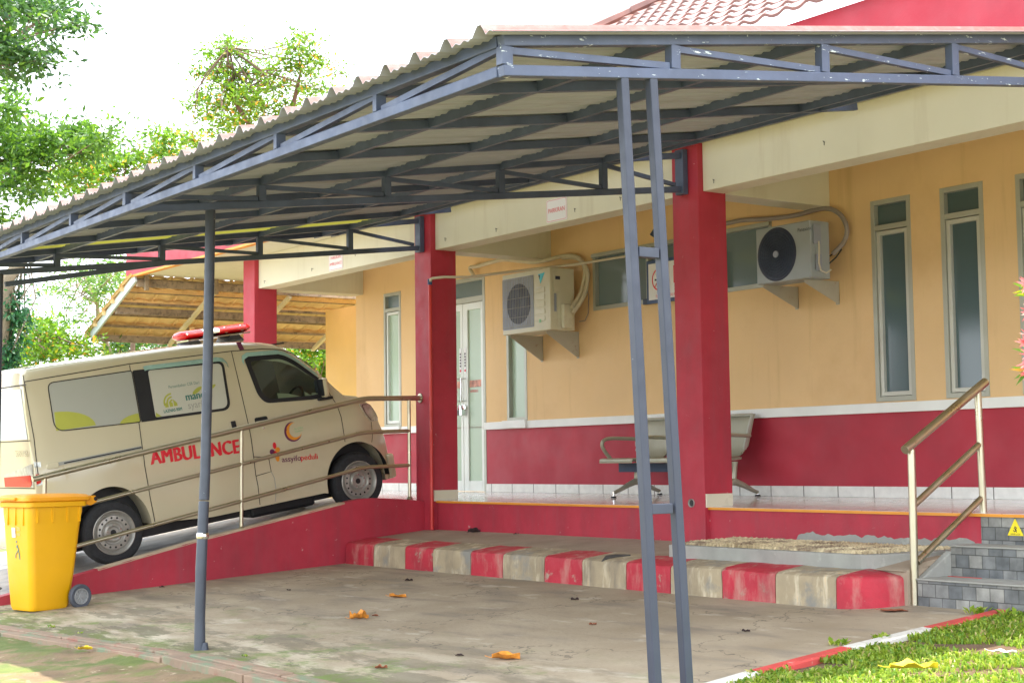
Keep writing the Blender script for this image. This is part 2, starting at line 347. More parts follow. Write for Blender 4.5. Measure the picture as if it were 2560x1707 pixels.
def textmesh(s, size, bold=0.0, sx=1.0, align='LEFT', spacing=1.0):
    cu = bpy.data.curves.new('t', 'FONT'); cu.body = s; cu.size = size; cu.offset = 0; cu.align_x = align; cu.resolution_u = 3
    cu.space_character = spacing
    ob = bpy.data.objects.new('t', cu); COL.objects.link(ob); bpy.context.view_layer.update()
    me = bpy.data.meshes.new_from_object(ob.evaluated_get(bpy.context.evaluated_depsgraph_get()))
    vs = [(v.co.x * sx, v.co.y) for v in me.vertices]; fs = [tuple(p.vertices) for p in me.polygons]
    bpy.data.objects.remove(ob); bpy.data.curves.remove(cu); bpy.data.meshes.remove(me)
    return vs, fs
def lerp_profile(P, s):
    if s <= P[0][0]: return P[0][1]
    for (a, x), (b, y) in zip(P, P[1:]):
        if s <= b: return x + (y - x) * (s - a) / (b - a) if b > a else y
    return P[-1][1]
def gz(y): return -.5406 + .059 * y

# ------------------------------------------------------------------ world and sun
w = bpy.data.worlds.new('World'); scene.world = w; w.use_nodes = True; nt = w.node_tree; nt.nodes.clear()
wo = nt.nodes.new('ShaderNodeOutputWorld'); bg = nt.nodes.new('ShaderNodeBackground'); nt.links.new(bg.outputs[0], wo.inputs[0])
sky = nt.nodes.new('ShaderNodeTexSky'); sky.sky_type = 'NISHITA'; sky.sun_disc = False
SUN = Vector((.045, .13, 1)).normalized()
sky.sun_elevation = math.asin(SUN.z); sky.sun_rotation = math.atan2(SUN.x, SUN.y); sky.dust_density = 4; sky.air_density = 1.0
# thin bright overcast veil over the blue
tc = nt.nodes.new('ShaderNodeTexCoord'); nz = nt.nodes.new('ShaderNodeTexNoise'); nz.inputs['Scale'].default_value = 2.2; nz.inputs['Detail'].default_value = 6
nt.links.new(tc.outputs['Generated'], nz.inputs['Vector'])
mr = nt.nodes.new('ShaderNodeMapRange'); mr.inputs[1].default_value = .3; mr.inputs[2].default_value = .7; mr.inputs[3].default_value = .75; mr.inputs[4].default_value = .97
nt.links.new(nz.outputs[0], mr.inputs[0])
mx = nt.nodes.new('ShaderNodeMix'); mx.data_type = 'RGBA'; nt.links.new(mr.outputs[0], mx.inputs[0]); nt.links.new(sky.outputs[0], mx.inputs[6]); mx.inputs[7].default_value = (8.6, 9.1, 9.8, 1)
nt.links.new(mx.outputs[2], bg.inputs[0]); bg.inputs[1].default_value = .14
sl = bpy.data.lights.new('sun', 'SUN'); so = bpy.data.objects.new('sun', sl); COL.objects.link(so)
sl.energy = 3.5; sl.angle = R(.6); sl.color = (1, .95, .86)
so.rotation_euler = (-SUN).to_track_quat('-Z', 'Y').to_euler(); so.location = (0, 0, 20)
scene.view_settings.view_transform = 'Standard'; scene.view_settings.look = 'None'; scene.view_settings.exposure = 1.62; scene.view_settings.gamma = 1
scene.render.engine = 'CYCLES'; scene.cycles.max_bounces = 8; scene.cycles.diffuse_bounces = 5

# ------------------------------------------------------------------ ground
def ground_sheet(name, m, pts, dz, step=None):
    mb = MB(); mb.add([(x, y, gz(y) + dz) for x, y in pts], [tuple(range(len(pts)))]); return struct(mb.build(name, m, smooth=0))
# the wide terrain: one sheet to the horizon, sloping gently by the car park and level beyond
rows = []
ys = [-300, -60, -20, -10, -6, -3, 0, 3, 6, 20, 80, 400]
for y in ys:
    z = gz(max(-10, min(3, y))) - .03
    rows.append([(x, y, z) for x in (-400, -80, -25, -10, 0, 8, 40, 300)])
struct(MB().grid(rows).build('ground', 'dirt', smooth=0))
slab = [(-9.5, -5.03), (-2.9, -4.83), (-1.2, -4.66), (0, -4.52), (1.4, -4.52), (3.55, -4.50), (3.54, -3.18), (3.36, -2.12), (3.28, -1.34), (3.17, -.25), (3.1, .3), (-4.2, .3), (-4.2, -.8), (-9.5, -.8)]
ground_sheet('parking_slab', 'slab', slab, 0)
# soil strip outside the slab with real lumps
rows = []
for j in range(46):
    y = -7.6 + j * .067; row = []
    for i in range(150):
        x = -3.6 + i * .052; n = noise.noise((x * 2.1, y * 3.3, 0)) * .5 + noise.noise((x * 7, y * 11, 3)) * .3 + noise.noise((x * 19, y * 23, 5)) * .15
        row.append((x, y, gz(y) - .022 + max(-.5, n) * .05))
    rows.append(row)
struct(MB().grid(rows).build('soil', 'dirt', smooth=60))
ground_sheet('driveway', mat('pale_driveway_concrete', (.46, .40, .32), .85, var=.15, vs=2, bs=.3), [(-16, -16), (-4.9, -16), (-4.9, -4.7), (-9.5, -4.9), (-16, -4.9)], -.012)

# faded border stones laid in two rows along the slab's front edge
P0 = [(-4.2, -4.93), (-2.87, -4.76), (-1.2, -4.62), (0, -4.46), (.15, -4.44)]
def border_row(off, xs, first):
    for x0, x1, dz in xs:
        y0 = lerp_profile([(-4.2, -4.95), (-2.87, -4.78), (-1.2, -4.61), (0, -4.47), (1.4, -4.47), (3.8, -4.44)], x0) + off
        y1 = lerp_profile([(-4.2, -4.95), (-2.87, -4.78), (-1.2, -4.61), (0, -4.47), (1.4, -4.47), (3.8, -4.44)], x1) + off
        w_ = .095; mb = MB()
        mb.add([(x0, y0, gz(y0) - .06), (x1, y1, gz(y1) - .06), (x1, y1 - w_, gz(y1) - .06), (x0, y0 - w_, gz(y0) - .06),
                (x0, y0, gz(y0) + dz), (x1, y1, gz(y1) + dz), (x1, y1 - w_, gz(y1) + dz - .004), (x0, y0 - w_, gz(y0) + dz - .004)],
               [(0, 1, 2, 3), (4, 7, 6, 5), (0, 4, 5, 1), (1, 5, 6, 2), (2, 6, 7, 3), (3, 7, 4, 0)])
        o = mb.build('border_stone', 'border', smooth=0, bevel=.006)
        tag(o, BL.pop(0), 'border stone', 'faded border stones in two rows along the slab edge')
BL = ['inner row border stone at the left edge of the photo', 'inner row border stone right of the one at the left edge', 'inner row border stone left of the bent pole foot',
      'short inner row border stone in front of the bent pole foot', 'inner row border stone starting at the dark step by the bent pole', 'inner row border stone running out under the bottom edge',
      'outer row border stone at the left edge beside the soil', 'outer row border stone above the small orange leaf', 'outer row border stone ending at the dark step', 'outer row border stone right of the dark step at the bottom edge', 'outer row border stone running out under the bottom edge']
border_row(0, [(-4.2, -2.72, .012), (-2.7, -1.52, .012), (-1.5, -.22, .014), (-.2, .27, .016), (.30, 1.5, .034), (1.52, 2.9, .03)], 0)
border_row(-.105, [(-4.2, -2.3, .004), (-2.28, -1.0, .006), (-.98, .08, .008), (.11, 1.25, .026), (1.27, 2.6, .026)], 6)

# painted border of the lawn, with its red and white stretches
EDGE = [(3.75, -4.6), (3.60, -3.4), (3.50, -2.9), (3.385, -2.1), (3.31, -1.34), (3.25, -.7), (3.2, -.25), (3.16, .4)]
def edge_at(t):  # t = y
    return lerp_profile([(y, x) for x, y in EDGE], t)
segs = [(-4.6, -3.62, 'pathpaint_red'), (-3.60, -2.92, 'pathpaint_white'), (-2.90, -2.12, 'pathpaint_red'), (-2.10, -1.36, 'pathpaint_white'), (-1.34, -.62, 'pathpaint_red'), (-.60, .1, 'pathpaint_red')]
LBL = ['red lawn border stone at the bottom edge beside the pipe posts', 'white lawn border stone nearest the bottom edge', 'red lawn border stone between the two white ones', 'white lawn border stone halfway along the lawn', 'red lawn border stone after the white one halfway', 'red lawn border stone at the right edge below the steps']
for (a, b_, mm), lb in zip(segs, LBL):
    rows = []
    for k in range(7):
        y = a + (b_ - a) * k / 6; x = edge_at(y); z = gz(y)
        rows.append([(x, y, z - .05), (x, y, z + .010), (x + .008, y, z + .022), (x + .078, y, z + .020), (x + .088, y, z + .010), (x + .088, y, z - .05)])
    mb = MB().grid(rows); n = 6
    mb.f += [tuple(range(n)), tuple(range(6 * n, 7 * n))]; mb.mi += [0, 0]
    tag(mb.build('lawn_border_stone', mm, smooth=40), lb, 'border stone', 'painted border stones along the lawn')
# lawn soil and grass
rows = []
for j in range(40):
    y = -5.0 + j * .15; row = []
    for i in range(30):
        x = edge_at(y) + .09 + i * .14; row.append((x, y, gz(y) - .01 + .02 * noise.noise((x * 3, y * 3, 1)) + min(.5, i * .14) * .03))
    rows.append(row)
struct(MB().grid(rows).build('lawn_soil', 'earth', smooth=60))
mb = MB(); rg = random.Random(3)
for i in range(42000):
    y = -3.9 + rg.random() ** 1 * 4.3; u = rg.random() ** 1.15 * 2.6; x = edge_at(y) + .085 + u
    dens = noise.noise((x * 2.6, y * 2.6, 7)) + .12 * rg.random()
    if dens < -.30: continue
    z = gz(y) - .012 + min(.5, u) * .03
    L = .022 + rg.random() * .038; wd = .0025 + rg.random() * .0045; a = rg.random() * 6.283; lean = .25 + rg.random() * .9
    if rg.random() < .10: wd *= 2.4
    dx, dy = math.cos(a), math.sin(a); px, py = -dy * wd, dx * wd
    h1 = L * .55; r1 = L * .3 * lean; r2 = L * lean
    mb.add([(x - px, y - py, z), (x + px, y + py, z), (x + dx * r1 + px * .9, y + dy * r1 + py * .9, z + h1), (x + dx * r1 - px * .9, y + dy * r1 - py * .9, z + h1), (x + dx * r2, y + dy * r2, z + max(.01, h1 + L * (.35 - .35 * lean)))],
           [(0, 1, 2, 3), (3, 2, 4)])
g = mb.build('grass', 'grassblade', smooth=0, normals=False); g['kind'] = 'stuff'

# ------------------------------------------------------------------ the clinic building
YW = 1.56; SL = .03
bld = empty('clinic_building', 'single storey clinic with orange walls, red columns and a tiled roof', 'building', (0, 0, 0))
def wall_grid(x0, x1, z0, z1, holes, y, depth=.14):
    xs = sorted({x0, x1, *[h[0] for h in holes], *[h[1] for h in holes]}); zs = sorted({z0, z1, *[h[2] for h in holes], *[h[3] for h in holes]})
    xs = [x for x in xs if x0 <= x <= x1]; zs = [z for z in zs if z0 <= z <= z1]
    mb = MB()
    for a, b in zip(xs, xs[1:]):
        for c, d in zip(zs, zs[1:]):
            mx_, mz = (a + b) / 2, (c + d) / 2
            if any(h[0] < mx_ < h[1] and h[2] < mz < h[3] for h in holes): continue
            mb.add([(a, y, c), (b, y, c), (b, y, d), (a, y, d)], [(0, 1, 2, 3)])
    for h in holes:
        a, b, c, d = h; c = max(c, z0); d = min(d, z1)
        if d <= c: continue
        y2 = y + depth
        mb.add([(a, y, c), (b, y, c), (b, y, d), (a, y, d), (a, y2, c), (b, y2, c), (b, y2, d), (a, y2, d)],
               [(0, 3, 7, 4), (1, 5, 6, 2), (2, 6, 7, 3)] + ([(0, 4, 5, 1)] if c > z0 else []))
    return mb
DOOR = (-6.32, -5.365, .03, 2.54); W1 = (-7.64, -7.225, .835, 2.53); W2 = (-4.945, -4.56, .835, 2.12); HW = (-3.36, -.725, 1.945, 2.545)
W3 = (.45, .878, .845, 2.55); W4 = (1.185, 1.61, .845, 2.55); W5 = (1.915, 2.34, .845, 2.55); W6 = (2.65, 3.07, .845, 2.55)
wins = [W1, W2, HW, W3, W4, W5, W6]
wall_grid(-8.2, 7, .79, 2.99, [DOOR] + wins, YW).build('wall', 'orange', bld, smooth=0)
wall_grid(-8.2, 7, .0, .79, [DOOR], YW).build('wainscot', 'red', bld, smooth=0)
MB().box(-8.35, -8.2, 1.56, 5.5, -.9, 2.99).build('side_wall', 'orange', bld, smooth=0)
MB().box(-8.2, 7, 5.4, 5.5, -.9, 2.99).build('back_wall', 'orange', bld, smooth=0)
for i, (a, b) in enumerate(((-8.2, DOOR[0]), (DOOR[1], 7))):
    mb = MB(); mb.prism([(YW - .035, .752), (YW - .035, .835), (YW + .01, .835), (YW + .01, .752)], 0, a, b)
    mb.build('dado_rail', 'white', bld, smooth=0, bevel=.004)
    mb = MB().box(a, b, YW - .012, YW + .005, .045, .137); mb.build('skirting', 'skirt', bld, smooth=0, bevel=.002)
# porch floor with orange nosing, and the red riser below
mb = MB(); mb.add([(-8.2, .045, -.02), (7, .045, -.02), (7, YW + .1, .0467), (-8.2, YW + .1, .0467), (-8.2, .045, .0), (7, .045, .0), (7, YW + .1, .0467 + .001), (-8.2, YW + .1, .0467 + .001)],
       [(0, 1, 5, 4), (4, 5, 6, 7)]); struct(mb.build('porch_floor', 'floor', smooth=0))
MB().box(-4.07, 7, .036, .0445, -.022, -.002).build('floor_nosing', 'nosing', bld, smooth=0)
MB().box(-4.07, 2.655, .05, .25, -.9, -.021).build('riser', 'redworn', bld, smooth=0)
# columns
XC = [0, -4.07, -8.147]
for x in XC + [4.07]:
    c = MB().box(x - .315, x, 0, .31, -.9, 2.97).build('column', 'redworn' if x in (0, -4.07) else 'red', bld, smooth=0, bevel=.006)
    MB().box(x - .0, x + .012, .01, .30, -.005 + .0, .105).build('base_tile', 'coltile', c, smooth=0, bevel=.002)
# beams
for a, b in ((-8.146, -4.386), (-4.069, -.316), (.001, 4.07 - .316), (4.071, 7)):
    MB().box(a, b, .057, .285, 2.57, 2.97).build('beam', 'cream', bld, smooth=0, bevel=.004)
for x in XC:
    MB().box(x - .27, x - .01, .312, YW - .001, 2.57, 2.96).build('cross_beam', 'cream', bld, smooth=0, bevel=.004)
# soffit slab, fascia
MB().box(-10.65, 7, -.50, 1.60, 2.972, 3.03).build('soffit', 'cream', bld, smooth=0)
mb = MB().box(-10.95, 7, -.56, -.501, 2.975, 3.48); mb.build('fascia', 'red', bld, smooth=0)
MB().box(-10.95, 7, -.575, -.499, 2.945, 2.974).build('fascia_drip_edge', 'nosing', bld, smooth=0)
MB().box(-10.95, -6.1, -.49, 2.0, 3.031, 3.40).build('parapet', 'red', bld, smooth=0)
# hipped tiled roof: each course is a wavy band stepping over the one below
mb = MB(); T = math.tan(R(30)); ye0, ze0 = -.70, 3.50; cl = .27
def roof_z(y): return ze0 + T * (y - ye0)
for k in range(22):
    ya = ye0 + k * cl * .866; yb = ya + cl * .866 * 1.06
    xl = -6.45 + (ya - ye0) * 1.0
    n = int((7.0 - xl) / .025); ra = []; rb = []; rc = []
    for i in range(n + 1):
        x = xl + (7.0 - xl) * i / n; ph = (x / .215) % 1
        wv = .030 * (math.cos(ph * 2 * math.pi) * .5 + .5) ** 1.6
        jit = .006 * noise.noise((math.floor(x / .215) * 1.3, k * 2.1, 0))
        ra.append((x, ya + jit, roof_z(ya) + .035 + wv)); rb.append((x, yb, roof_z(yb) + .002 + wv)); rc.append((x, ya + jit + .004, roof_z(ya) + .012 + wv))
    mb.grid([rc, ra, rb])
mb.build('tiled_roof', 'rooftile', bld, smooth=30)
mb = MB()
for k in range(22):
    t = k * .33; p = Vector((-6.45 + t, ye0 + t, roof_z(ye0 + t) + .05)); q = p + Vector((.36, .36, .36 * T))
    mb.tube([p, q], [.085, .07], 8)
mb.build('hip_ridge', 'rooftile', bld, smooth=40)
# windows
def window(h, kind, dark, sill=True, name='window'):
    x0, x1, z0, z1 = h; y0 = YW + .015; y1 = YW + .085; fw = .042
    mb = MB()
    for a, b, c, d in ((x0 + .001, x0 + fw, z0 + .001, z1 - .001), (x1 - fw, x1 - .001, z0 + .001, z1 - .001), (x0 + fw, x1 - fw, z1 - fw, z1 - .001), (x0 + fw, x1 - fw, z0 + .001, z0 + fw)):
        mb.box(a, b, y0 - .02, y1, c, d)
    tr = None
    if kind == 'slot': tr = 2.29; mb.box(x0 + fw, x1 - fw, y0 - .018, y1, tr, tr + .045)
    if kind == 'wide':
        for xm in (x0 + .88, x0 + 1.76): mb.box(xm - .02, xm + .02, y0 - .018, y1, z0 + fw, z1 - fw)
    fr = mb.build(name, 'alu', bld, smooth=0, bevel=.002)
    if kind == 'slot':
        mb = MB(); a, b, c, d = x0 + fw + .004, x1 - fw - .004, z0 + fw + .004, tr - .006; s = .036
        for q in ((a, a + s, c, d), (b - s, b, c, d), (a + s, b - s, d - s, d), (a + s, b - s, c, c + s)): mb.box(q[0], q[1], y0 - .005, y1 - .012, q[2], q[3])
        mb.build('sash', 'aluw' if dark != 'glassd' else MT['alu2'], fr, smooth=0, bevel=.003)
        MB().box(a - .004, b + .004, y1 - .03, y1 - .025, c - .004, d + .004).build('gasket', 'black', fr, smooth=0)
        MB().box(a + s, b - s, y1 - .040, y1 - .036, c + s, d - s).build('pane', dark, fr, smooth=0)
        MB().box(x0 + fw, x1 - fw, y1 - .04, y1 - .036, tr + .045, z1 - fw).build('pane', 'glassd' if dark == 'glassd' else 'glassb', fr, smooth=0)
    else:
        MB().box(x0 + fw, x1 - fw, y1 - .04, y1 - .036, z0 + fw, z1 - fw).build('pane', dark, fr, smooth=0)
    return fr
window(W1, 'slot', 'glassf'); window(W2, 'slotp', 'glassf'); window(HW, 'wide', 'glassb')
for h in (W3, W4, W5, W6): window(h, 'slot', 'glassd')
for h in (W1, W2):
    x0, x1 = h[0], h[1]; MB().box(x0 - .03, x1 + .03, YW - .06, YW - .036, .757, .842).build('window_sill', 'white', bld, smooth=0, bevel=.003)
# top flashing of the wide window
MB().box(HW[0] + .01, HW[1] - .01, YW - .03, YW + .0, 2.50, 2.535).build('window_hood', 'alu', bld, smooth=0)
# door: two glazed leaves, left one mostly behind the column
x0, x1, z0, z1 = DOOR; mb = MB()
for q in ((x0 + .001, x0 + .05, z0, z1 - .001), (x1 - .05, x1 - .001, z0, z1 - .001), (x0 + .05, x1 - .05, z1 - .05, z1 - .001), (x0 + .05, x1 - .05, 2.245, 2.31)): mb.box(q[0], q[1], YW - .005, YW + .08, q[2], q[3])
dfr = mb.build('door_frame', 'alu', bld, smooth=0, bevel=.003)
MB().box(x0 + .05, x1 - .05, YW + .04, YW + .044, 2.31, z1 - .05).build('pane', 'glassb', dfr, smooth=0)
for a, b in ((x0 + .053, -5.846), (-5.838, x1 - .053)):
    mb = MB(); s = .095
    for q in ((a, a + s, z0 + .02, 2.24), (b - s * .55, b, z0 + .02, 2.24), (a + s, b - s * .55, 2.16, 2.24), (a + s, b - s * .55, z0 + .02, .17)): mb.box(q[0], q[1], YW + .005, YW + .05, q[2], q[3])
    dl = mb.build('door_leaf', 'aluw', bld, smooth=0, bevel=.003)
    MB().box(a + s, b - s * .55, YW + .025, YW + .03, .17, 2.16).build('pane', 'glassf', dl, smooth=0)
    # printed band across the glass
    mb = MB().box(a + s + .01, b - s * .55, YW + .0215, YW + .024, 1.255, 1.335); mb.build('printed_band', mat('pink_photo_strip', (.55, .25, .18), .4, var=.6, vs=14), dl, smooth=0)
    vs, fs = textmesh('KEMENKES', .042, .02, .8); ox = a + s + .02
    MB().add([(ox + u, YW + .0235, 1.195 + v) for u, v in vs], fs).build('lettering', 'signred', dl, smooth=0, normals=False)
    hx = (b - .045) if a < -6 else (a + .045)
    mb = MB(); mb.tube([(hx, YW + .005, 1.36), (hx, YW - .06, 1.36), (hx, YW - .06, 1.10), (hx, YW + .005, 1.10)], .011, 10)
    mb.lathe([(0, -.03), (.035, -.028), (.035, .0), (0, .0)], (hx, YW + .004, 1.02), 'y', 16); mb.box(hx - .02, hx + .02, YW - .07, YW + .004, .93, 1.0)
    mb.build('door_handle', 'chrome', dl, smooth=50)
    mb = MB().box(hx - .022, hx + .022, YW + .001, YW + .0045, 1.42, 1.72); st = mb.build('push_pull_sticker', 'plastic', dl, smooth=0)
    mb = MB()
    for q in range(5): mb.box(hx - .012, hx + .012, YW - .0005, YW + .001, 1.50 + q * .035, 1.522 + q * .035)
    mb.build('sticker_letters', 'navy', dl, smooth=0)
    MB().lathe([(.0, -.001), (.015, -.001), (.015, .0)], (hx, YW + .0005, 1.455), 'y', 12).build('sticker_dot', 'signred', dl, smooth=0)
# ceiling light glimpsed inside is left out; thin wires poking from the beam
for x, z in ((-7.95, 2.64), (-6.72, 2.66), (-5.7, 2.72), (-3.86, 2.66), (-2.95, 2.64), (-1.7, 2.66), (-1.05, 2.67), (.14, 2.64), (1.35, 2.74)):
    MB().tube([(x, .056, z), (x + .01, .03, z + .004), (x + .025, .025, z - .012), (x + .02, .03, z - .03)], .003, 5).build('wire_stub', 'black', bld, smooth=60)
# second lower wall behind the far end
tag(MB().box(-10.9, -8.36, 2.5, 2.65, -.9, 2.64).build('yellow_wall', 'yellow', smooth=0), 'sunlit plain yellow wall standing beyond the far end of the clinic', 'wall')

# ------------------------------------------------------------------ lean-to tiled shelter beyond the building's end
lt = empty('tiled_shelter', 'tan tiled lean-to roof on steel purlins behind the ambulance, seen from below', 'shelter', (-11.4, 1.5, 2.5))
def LT(mb, name, m, **k):
    mb.v = [(x + 11.4, y - 1.5, z - 2.5) for x, y, z in mb.v]; return mb.build(name, m, lt, **k)
XT, ZT, XB, ZB = -10.70, 2.885, -12.25, 2.255; sl_ = (ZT - ZB) / (XT - XB)
def ltz(x): return ZT + (x - XT) * sl_
mb = MB(); NC = 5; cw = (XT - XB + .12) / NC
for k in range(NC):
    xa = XT + .03 - k * cw; xb = xa - cw * 1.08; ra = []; rb = []; rc = []
    for i in range(0, 300):
        y = -.62 + i * .018
        if y > 4.6: break
        wv = .035 * (math.sin(y / .30 * 2 * math.pi) * .5 + .5) ** .8 + .030 * ((y / .30) % 1)
        ra.append((xa, y, ltz(xa) + .045 + wv)); rb.append((xb, y, ltz(xb) + .075 + wv)); rc.append((xb, y, ltz(xb) + .030))
    mb.grid([ra, rb, rc])
LT(mb, 'roof_tiles', 'tileunder', smooth=30)
for k in range(NC):
    x = XT - .03 - k * cw * .97; LT(MB().bar((x, -.5, ltz(x) + .045), (x, 4.4, ltz(x) + .045), .03, .035), 'batten', 'grime', smooth=0)
for x, hgt in ((XT + .03, .10), ((XT + XB) / 2 + .05, .10), (XB + .02, .10)):
    LT(MB().bar((x, -.52, ltz(x) - .035), (x, 4.4, ltz(x) - .035), .045, hgt), 'purlin', 'grime', smooth=0)
LT(MB().bar((XB - .03, -.56, ltz(XB) - .055), (XB - .03, 4.4, ltz(XB) - .055), .02, .035), 'eave_trim', 'palecream', smooth=0)
LT(MB().bar((XT + .06, -.545, ltz(XT) + .045), (XB - .04, -.545, ltz(XB) + .01), .03, .11), 'barge_board', 'paleblue', smooth=0)
for y in (.62, 1.8, 3.0, 4.2): LT(MB().bar((XT + .02, y, ltz(XT) - .09), (XB, y, ltz(XB) - .09), .055, .05), 'rafter', 'palecream', smooth=0)
for y in (-.40, .62): LT(MB().bar((XT + .08, y, ZT - .12), (XT + .08, y, 2.969), .06, .05, up=(0, 1, 0)), 'hanger_bracket', 'grime', smooth=0)
LT(MB().bar((-11.7, .74, -.7), (-11.7, .74, ltz(-11.7) - .09), .06, .06, up=(0, 1, 0)), 'post', 'orange', smooth=0)

# ------------------------------------------------------------------ parking canopy
cn = empty('parking_canopy', 'grey steel lean-to canopy with corrugated red sheet over the parking bay', 'canopy', (0, 0, 0))
XE, YF, XL = 4.07, -4.80, -4.95
def zt(y): return 2.165 + .151 * (y + 4.8)   # centre of the top chord
def zl(y): return 2.035 + .119 * (y + 4.8)   # centre of the lower chord
YV = [-4.80, -3.85, -2.86, -1.86, -.86]
XV_ = [4.07 - 1.045 * k for k in range(9)]
# corrugated sheet
def wave(x):
    ph = ((x - 4.066) / .2565) % 1.0; d = min(ph, 1 - ph)
    big = max(0, 1 - d / .20); big = min(1, big * 1.35)
    return .044 * big + (.006 * math.sin(ph * 2 * math.pi * 4) if d > .2 else 0)
xs = [-5.06 + i * .0128 for i in range(int((4.19 + 5.06) / .0128))]
ysh = [-4.93, -3.9, -2.9, -1.9, -.64]
def sheet(z_off, x0, x1, name, m, flip):
    rows = [[(x, y + .012 * noise.noise((math.floor((x - 3.94) / .2565), 0, 0)) * (y == ysh[0]), zt(y) + .027 + wave(x) + z_off) for x in xs if x0 <= x <= x1] for y in ysh]
    o = MB().grid(rows).build(name, m, cn, smooth=25); return o
def ss(x0, x1):
    # sheet runs between skylights: shell of top skin and underside 3 mm apart, joined at the front edge
    X = [x for x in xs if x0 <= x <= x1]
    top = [[(x, y, zt(y) + .026 + wave(x)) for x in X] for y in ysh]; bot = [[(x, y, zt(y) + .023 + wave(x)) for x in X] for y in ysh]
    mb = MB(); mb.grid(top, 0); mb.grid([top[0], bot[0]], 1); mb.grid(bot, 1); mb.grid([top[-1], bot[-1]], 1)
    mb.build('roof_sheet', ['sheettop', 'sheetunder'], cn, smooth=25)
SK = [(-4.03, -3.66)]
cur = 4.2
for a, b in sorted(SK, reverse=True): ss(b, cur); cur = a
ss(-9, cur)
for a, b in SK:
    X = [x for x in xs if a - .05 <= x <= b + .05]
    MB().grid([[(x, y, zt(y) + .0205 + wave(x)) for x in X] for y in ysh]).build('skylight_sheet', 'skylight', cn, smooth=25)
def truss(name, base, m='steel', tagx=None):
    t = MB()  # the chords are the truss's own mesh, its verticals and diagonals sub-parts
    return t
def ytruss(x, yend, m, bracket):
    mb = MB(); mb.bar((x, YF - .02, zt(YF - .02)), (x, yend, zt(yend)), .05, .05); mb.bar((x, YF - .02, zl(YF - .02)), (x, yend, zl(yend)), .05, .048)
    t = mb.build('truss', m, cn, smooth=0, bevel=.004)
    for y in YV:
        MB().bar((x, y, zl(y) + .024), (x, y, zt(y) - .025), .05, .055, up=(0, 1, 0)).build('vertical_strut', m, t, smooth=0, bevel=.003)
    ends = YV + [yend - .02]
    for a, b in zip(ends, ends[1:]):
        MB().bar((x, a + .03, zt(a) - .04), (x, b - .03, zl(b) + .035), .03, .032).build('diagonal_strut', m, t, smooth=0, bevel=.002)
    if bracket:
        MB().bar((x, -.032, zl(0) - .05), (x, -.032, zt(0) + .04), .10, .055, up=(0, 1, 0)).build('wall_bracket', m, t, smooth=0, bevel=.004)
ytruss(XE, 3.0, 'steelworn', False)
for x in (-.16, -4.23): ytruss(x, -.055, 'steel', True)
mb = MB(); mb.bar((XL, YF, zt(YF)), (XE - .026, YF, zt(YF)), .05, .05); mb.bar((XL, YF, zl(YF)), (XE - .026, YF, zl(YF)), .05, .05)
ft = mb.build('truss', 'steel', cn, smooth=0, bevel=.004)
for i, x in enumerate(XV_):
    if i and min(abs(x - q) for q in (-.16, -4.23)) > .1: MB().bar((x, YF, zl(YF) + .025), (x, YF, zt(YF) - .025), .035, .055, up=(0, 1, 0)).build('vertical_strut', 'steel', ft, smooth=0)
    if i < len(XV_) - 1:
        MB().bar((XV_[i] - .04, YF, zt(YF) - .03), (XV_[i + 1] + .04, YF, zl(YF) + .03), .03, .03).build('diagonal_strut', 'steel', ft, smooth=0)
for y in YV[1:] + [-.66]:
    MB().bar((XL, y, zt(y) - .0), (XE - .026, y, zt(y) - .0), .045, .054, up=(0, -.151, 1)).build('purlin', 'steel', cn, smooth=0)
for i, x in enumerate(XV_):
    if min(abs(x - q) for q in (XE, -.16, -4.23)) < .15: continue
    ye = -.30 if i in (2, 7) else -.70
    MB().bar((x, YF + .03, zt(YF) - .003), (x, ye, zt(ye) - .003), .045, .05).build('rafter', 'steel', cn, smooth=0)
MB().bar((-4.80, YF + .03, zt(YF) - .003), (-4.80, -.66, zt(-.66) - .003), .04, .05).build('rafter', 'steel', cn, smooth=0)
# posts
mb = MB(); mb.tube([(-.19, -4.21, zl(-4.2) - .02), (-.165, -4.235, 1.2), (-.13, -4.27, .35), (-.115, -4.285, .16)], .034, 16); mb.tube([(-.113, -4.287, .15), (-.06, -4.33, -.28), (-.075, -4.33, -.60), (-.065, -4.335, gz(-4.33) - .02)], [.034, .036, .034, .037], 16)
mb.tube([(-.03, -4.315, gz(-4.3) - .02), (-.03, -4.315, gz(-4.3) + .045)], [.03, .018], 8)
tp = mb.build('pole', 'polepaint', cn, smooth=50); tp['label'] = 'thin bent round pole, chipped near its middle'
MB().lathe([(.038, -.02), (.041, -.015), (.040, .015), (.036, .02)], (-.085, -4.308, -.07), 'z', 16).build('weld_patch', MT['chrome'], tp, smooth=50)
MB().tube([(-4.23, -4.355, zl(-4.3) - .02), (-4.25, -4.365, gz(-4.3) - .02)], .030, 16).build('pole', 'polepaint', cn, smooth=50)
MB().bar((-4.23, -4.31, 1.985), (-4.23, -2.85, 2.262), .04, .045).build('knee_brace', 'steel', cn, smooth=0, bevel=.003)
mb = MB()
for y0, y1 in ((-4.155, -4.03), (-3.985, -3.845)):
    mb.bar((XE, y0, zl(y0) - .0), (XE, y1 + .01, gz(-4) - .02), .043, .046, up=(0, 1, 0))
lp = mb.build('ladder_post', 'steelpost', cn, smooth=0, bevel=.005); lp['label'] = 'post of two grey square tubes joined by short rungs'
for z, a, b in ((1.31, -4.115, -3.95), (.165, -4.07, -3.90)):
    MB().bar((XE, a + .024, z), (XE, b - .024, z), .045, .045).build('rung', 'steelpost', lp, smooth=0, bevel=.003)

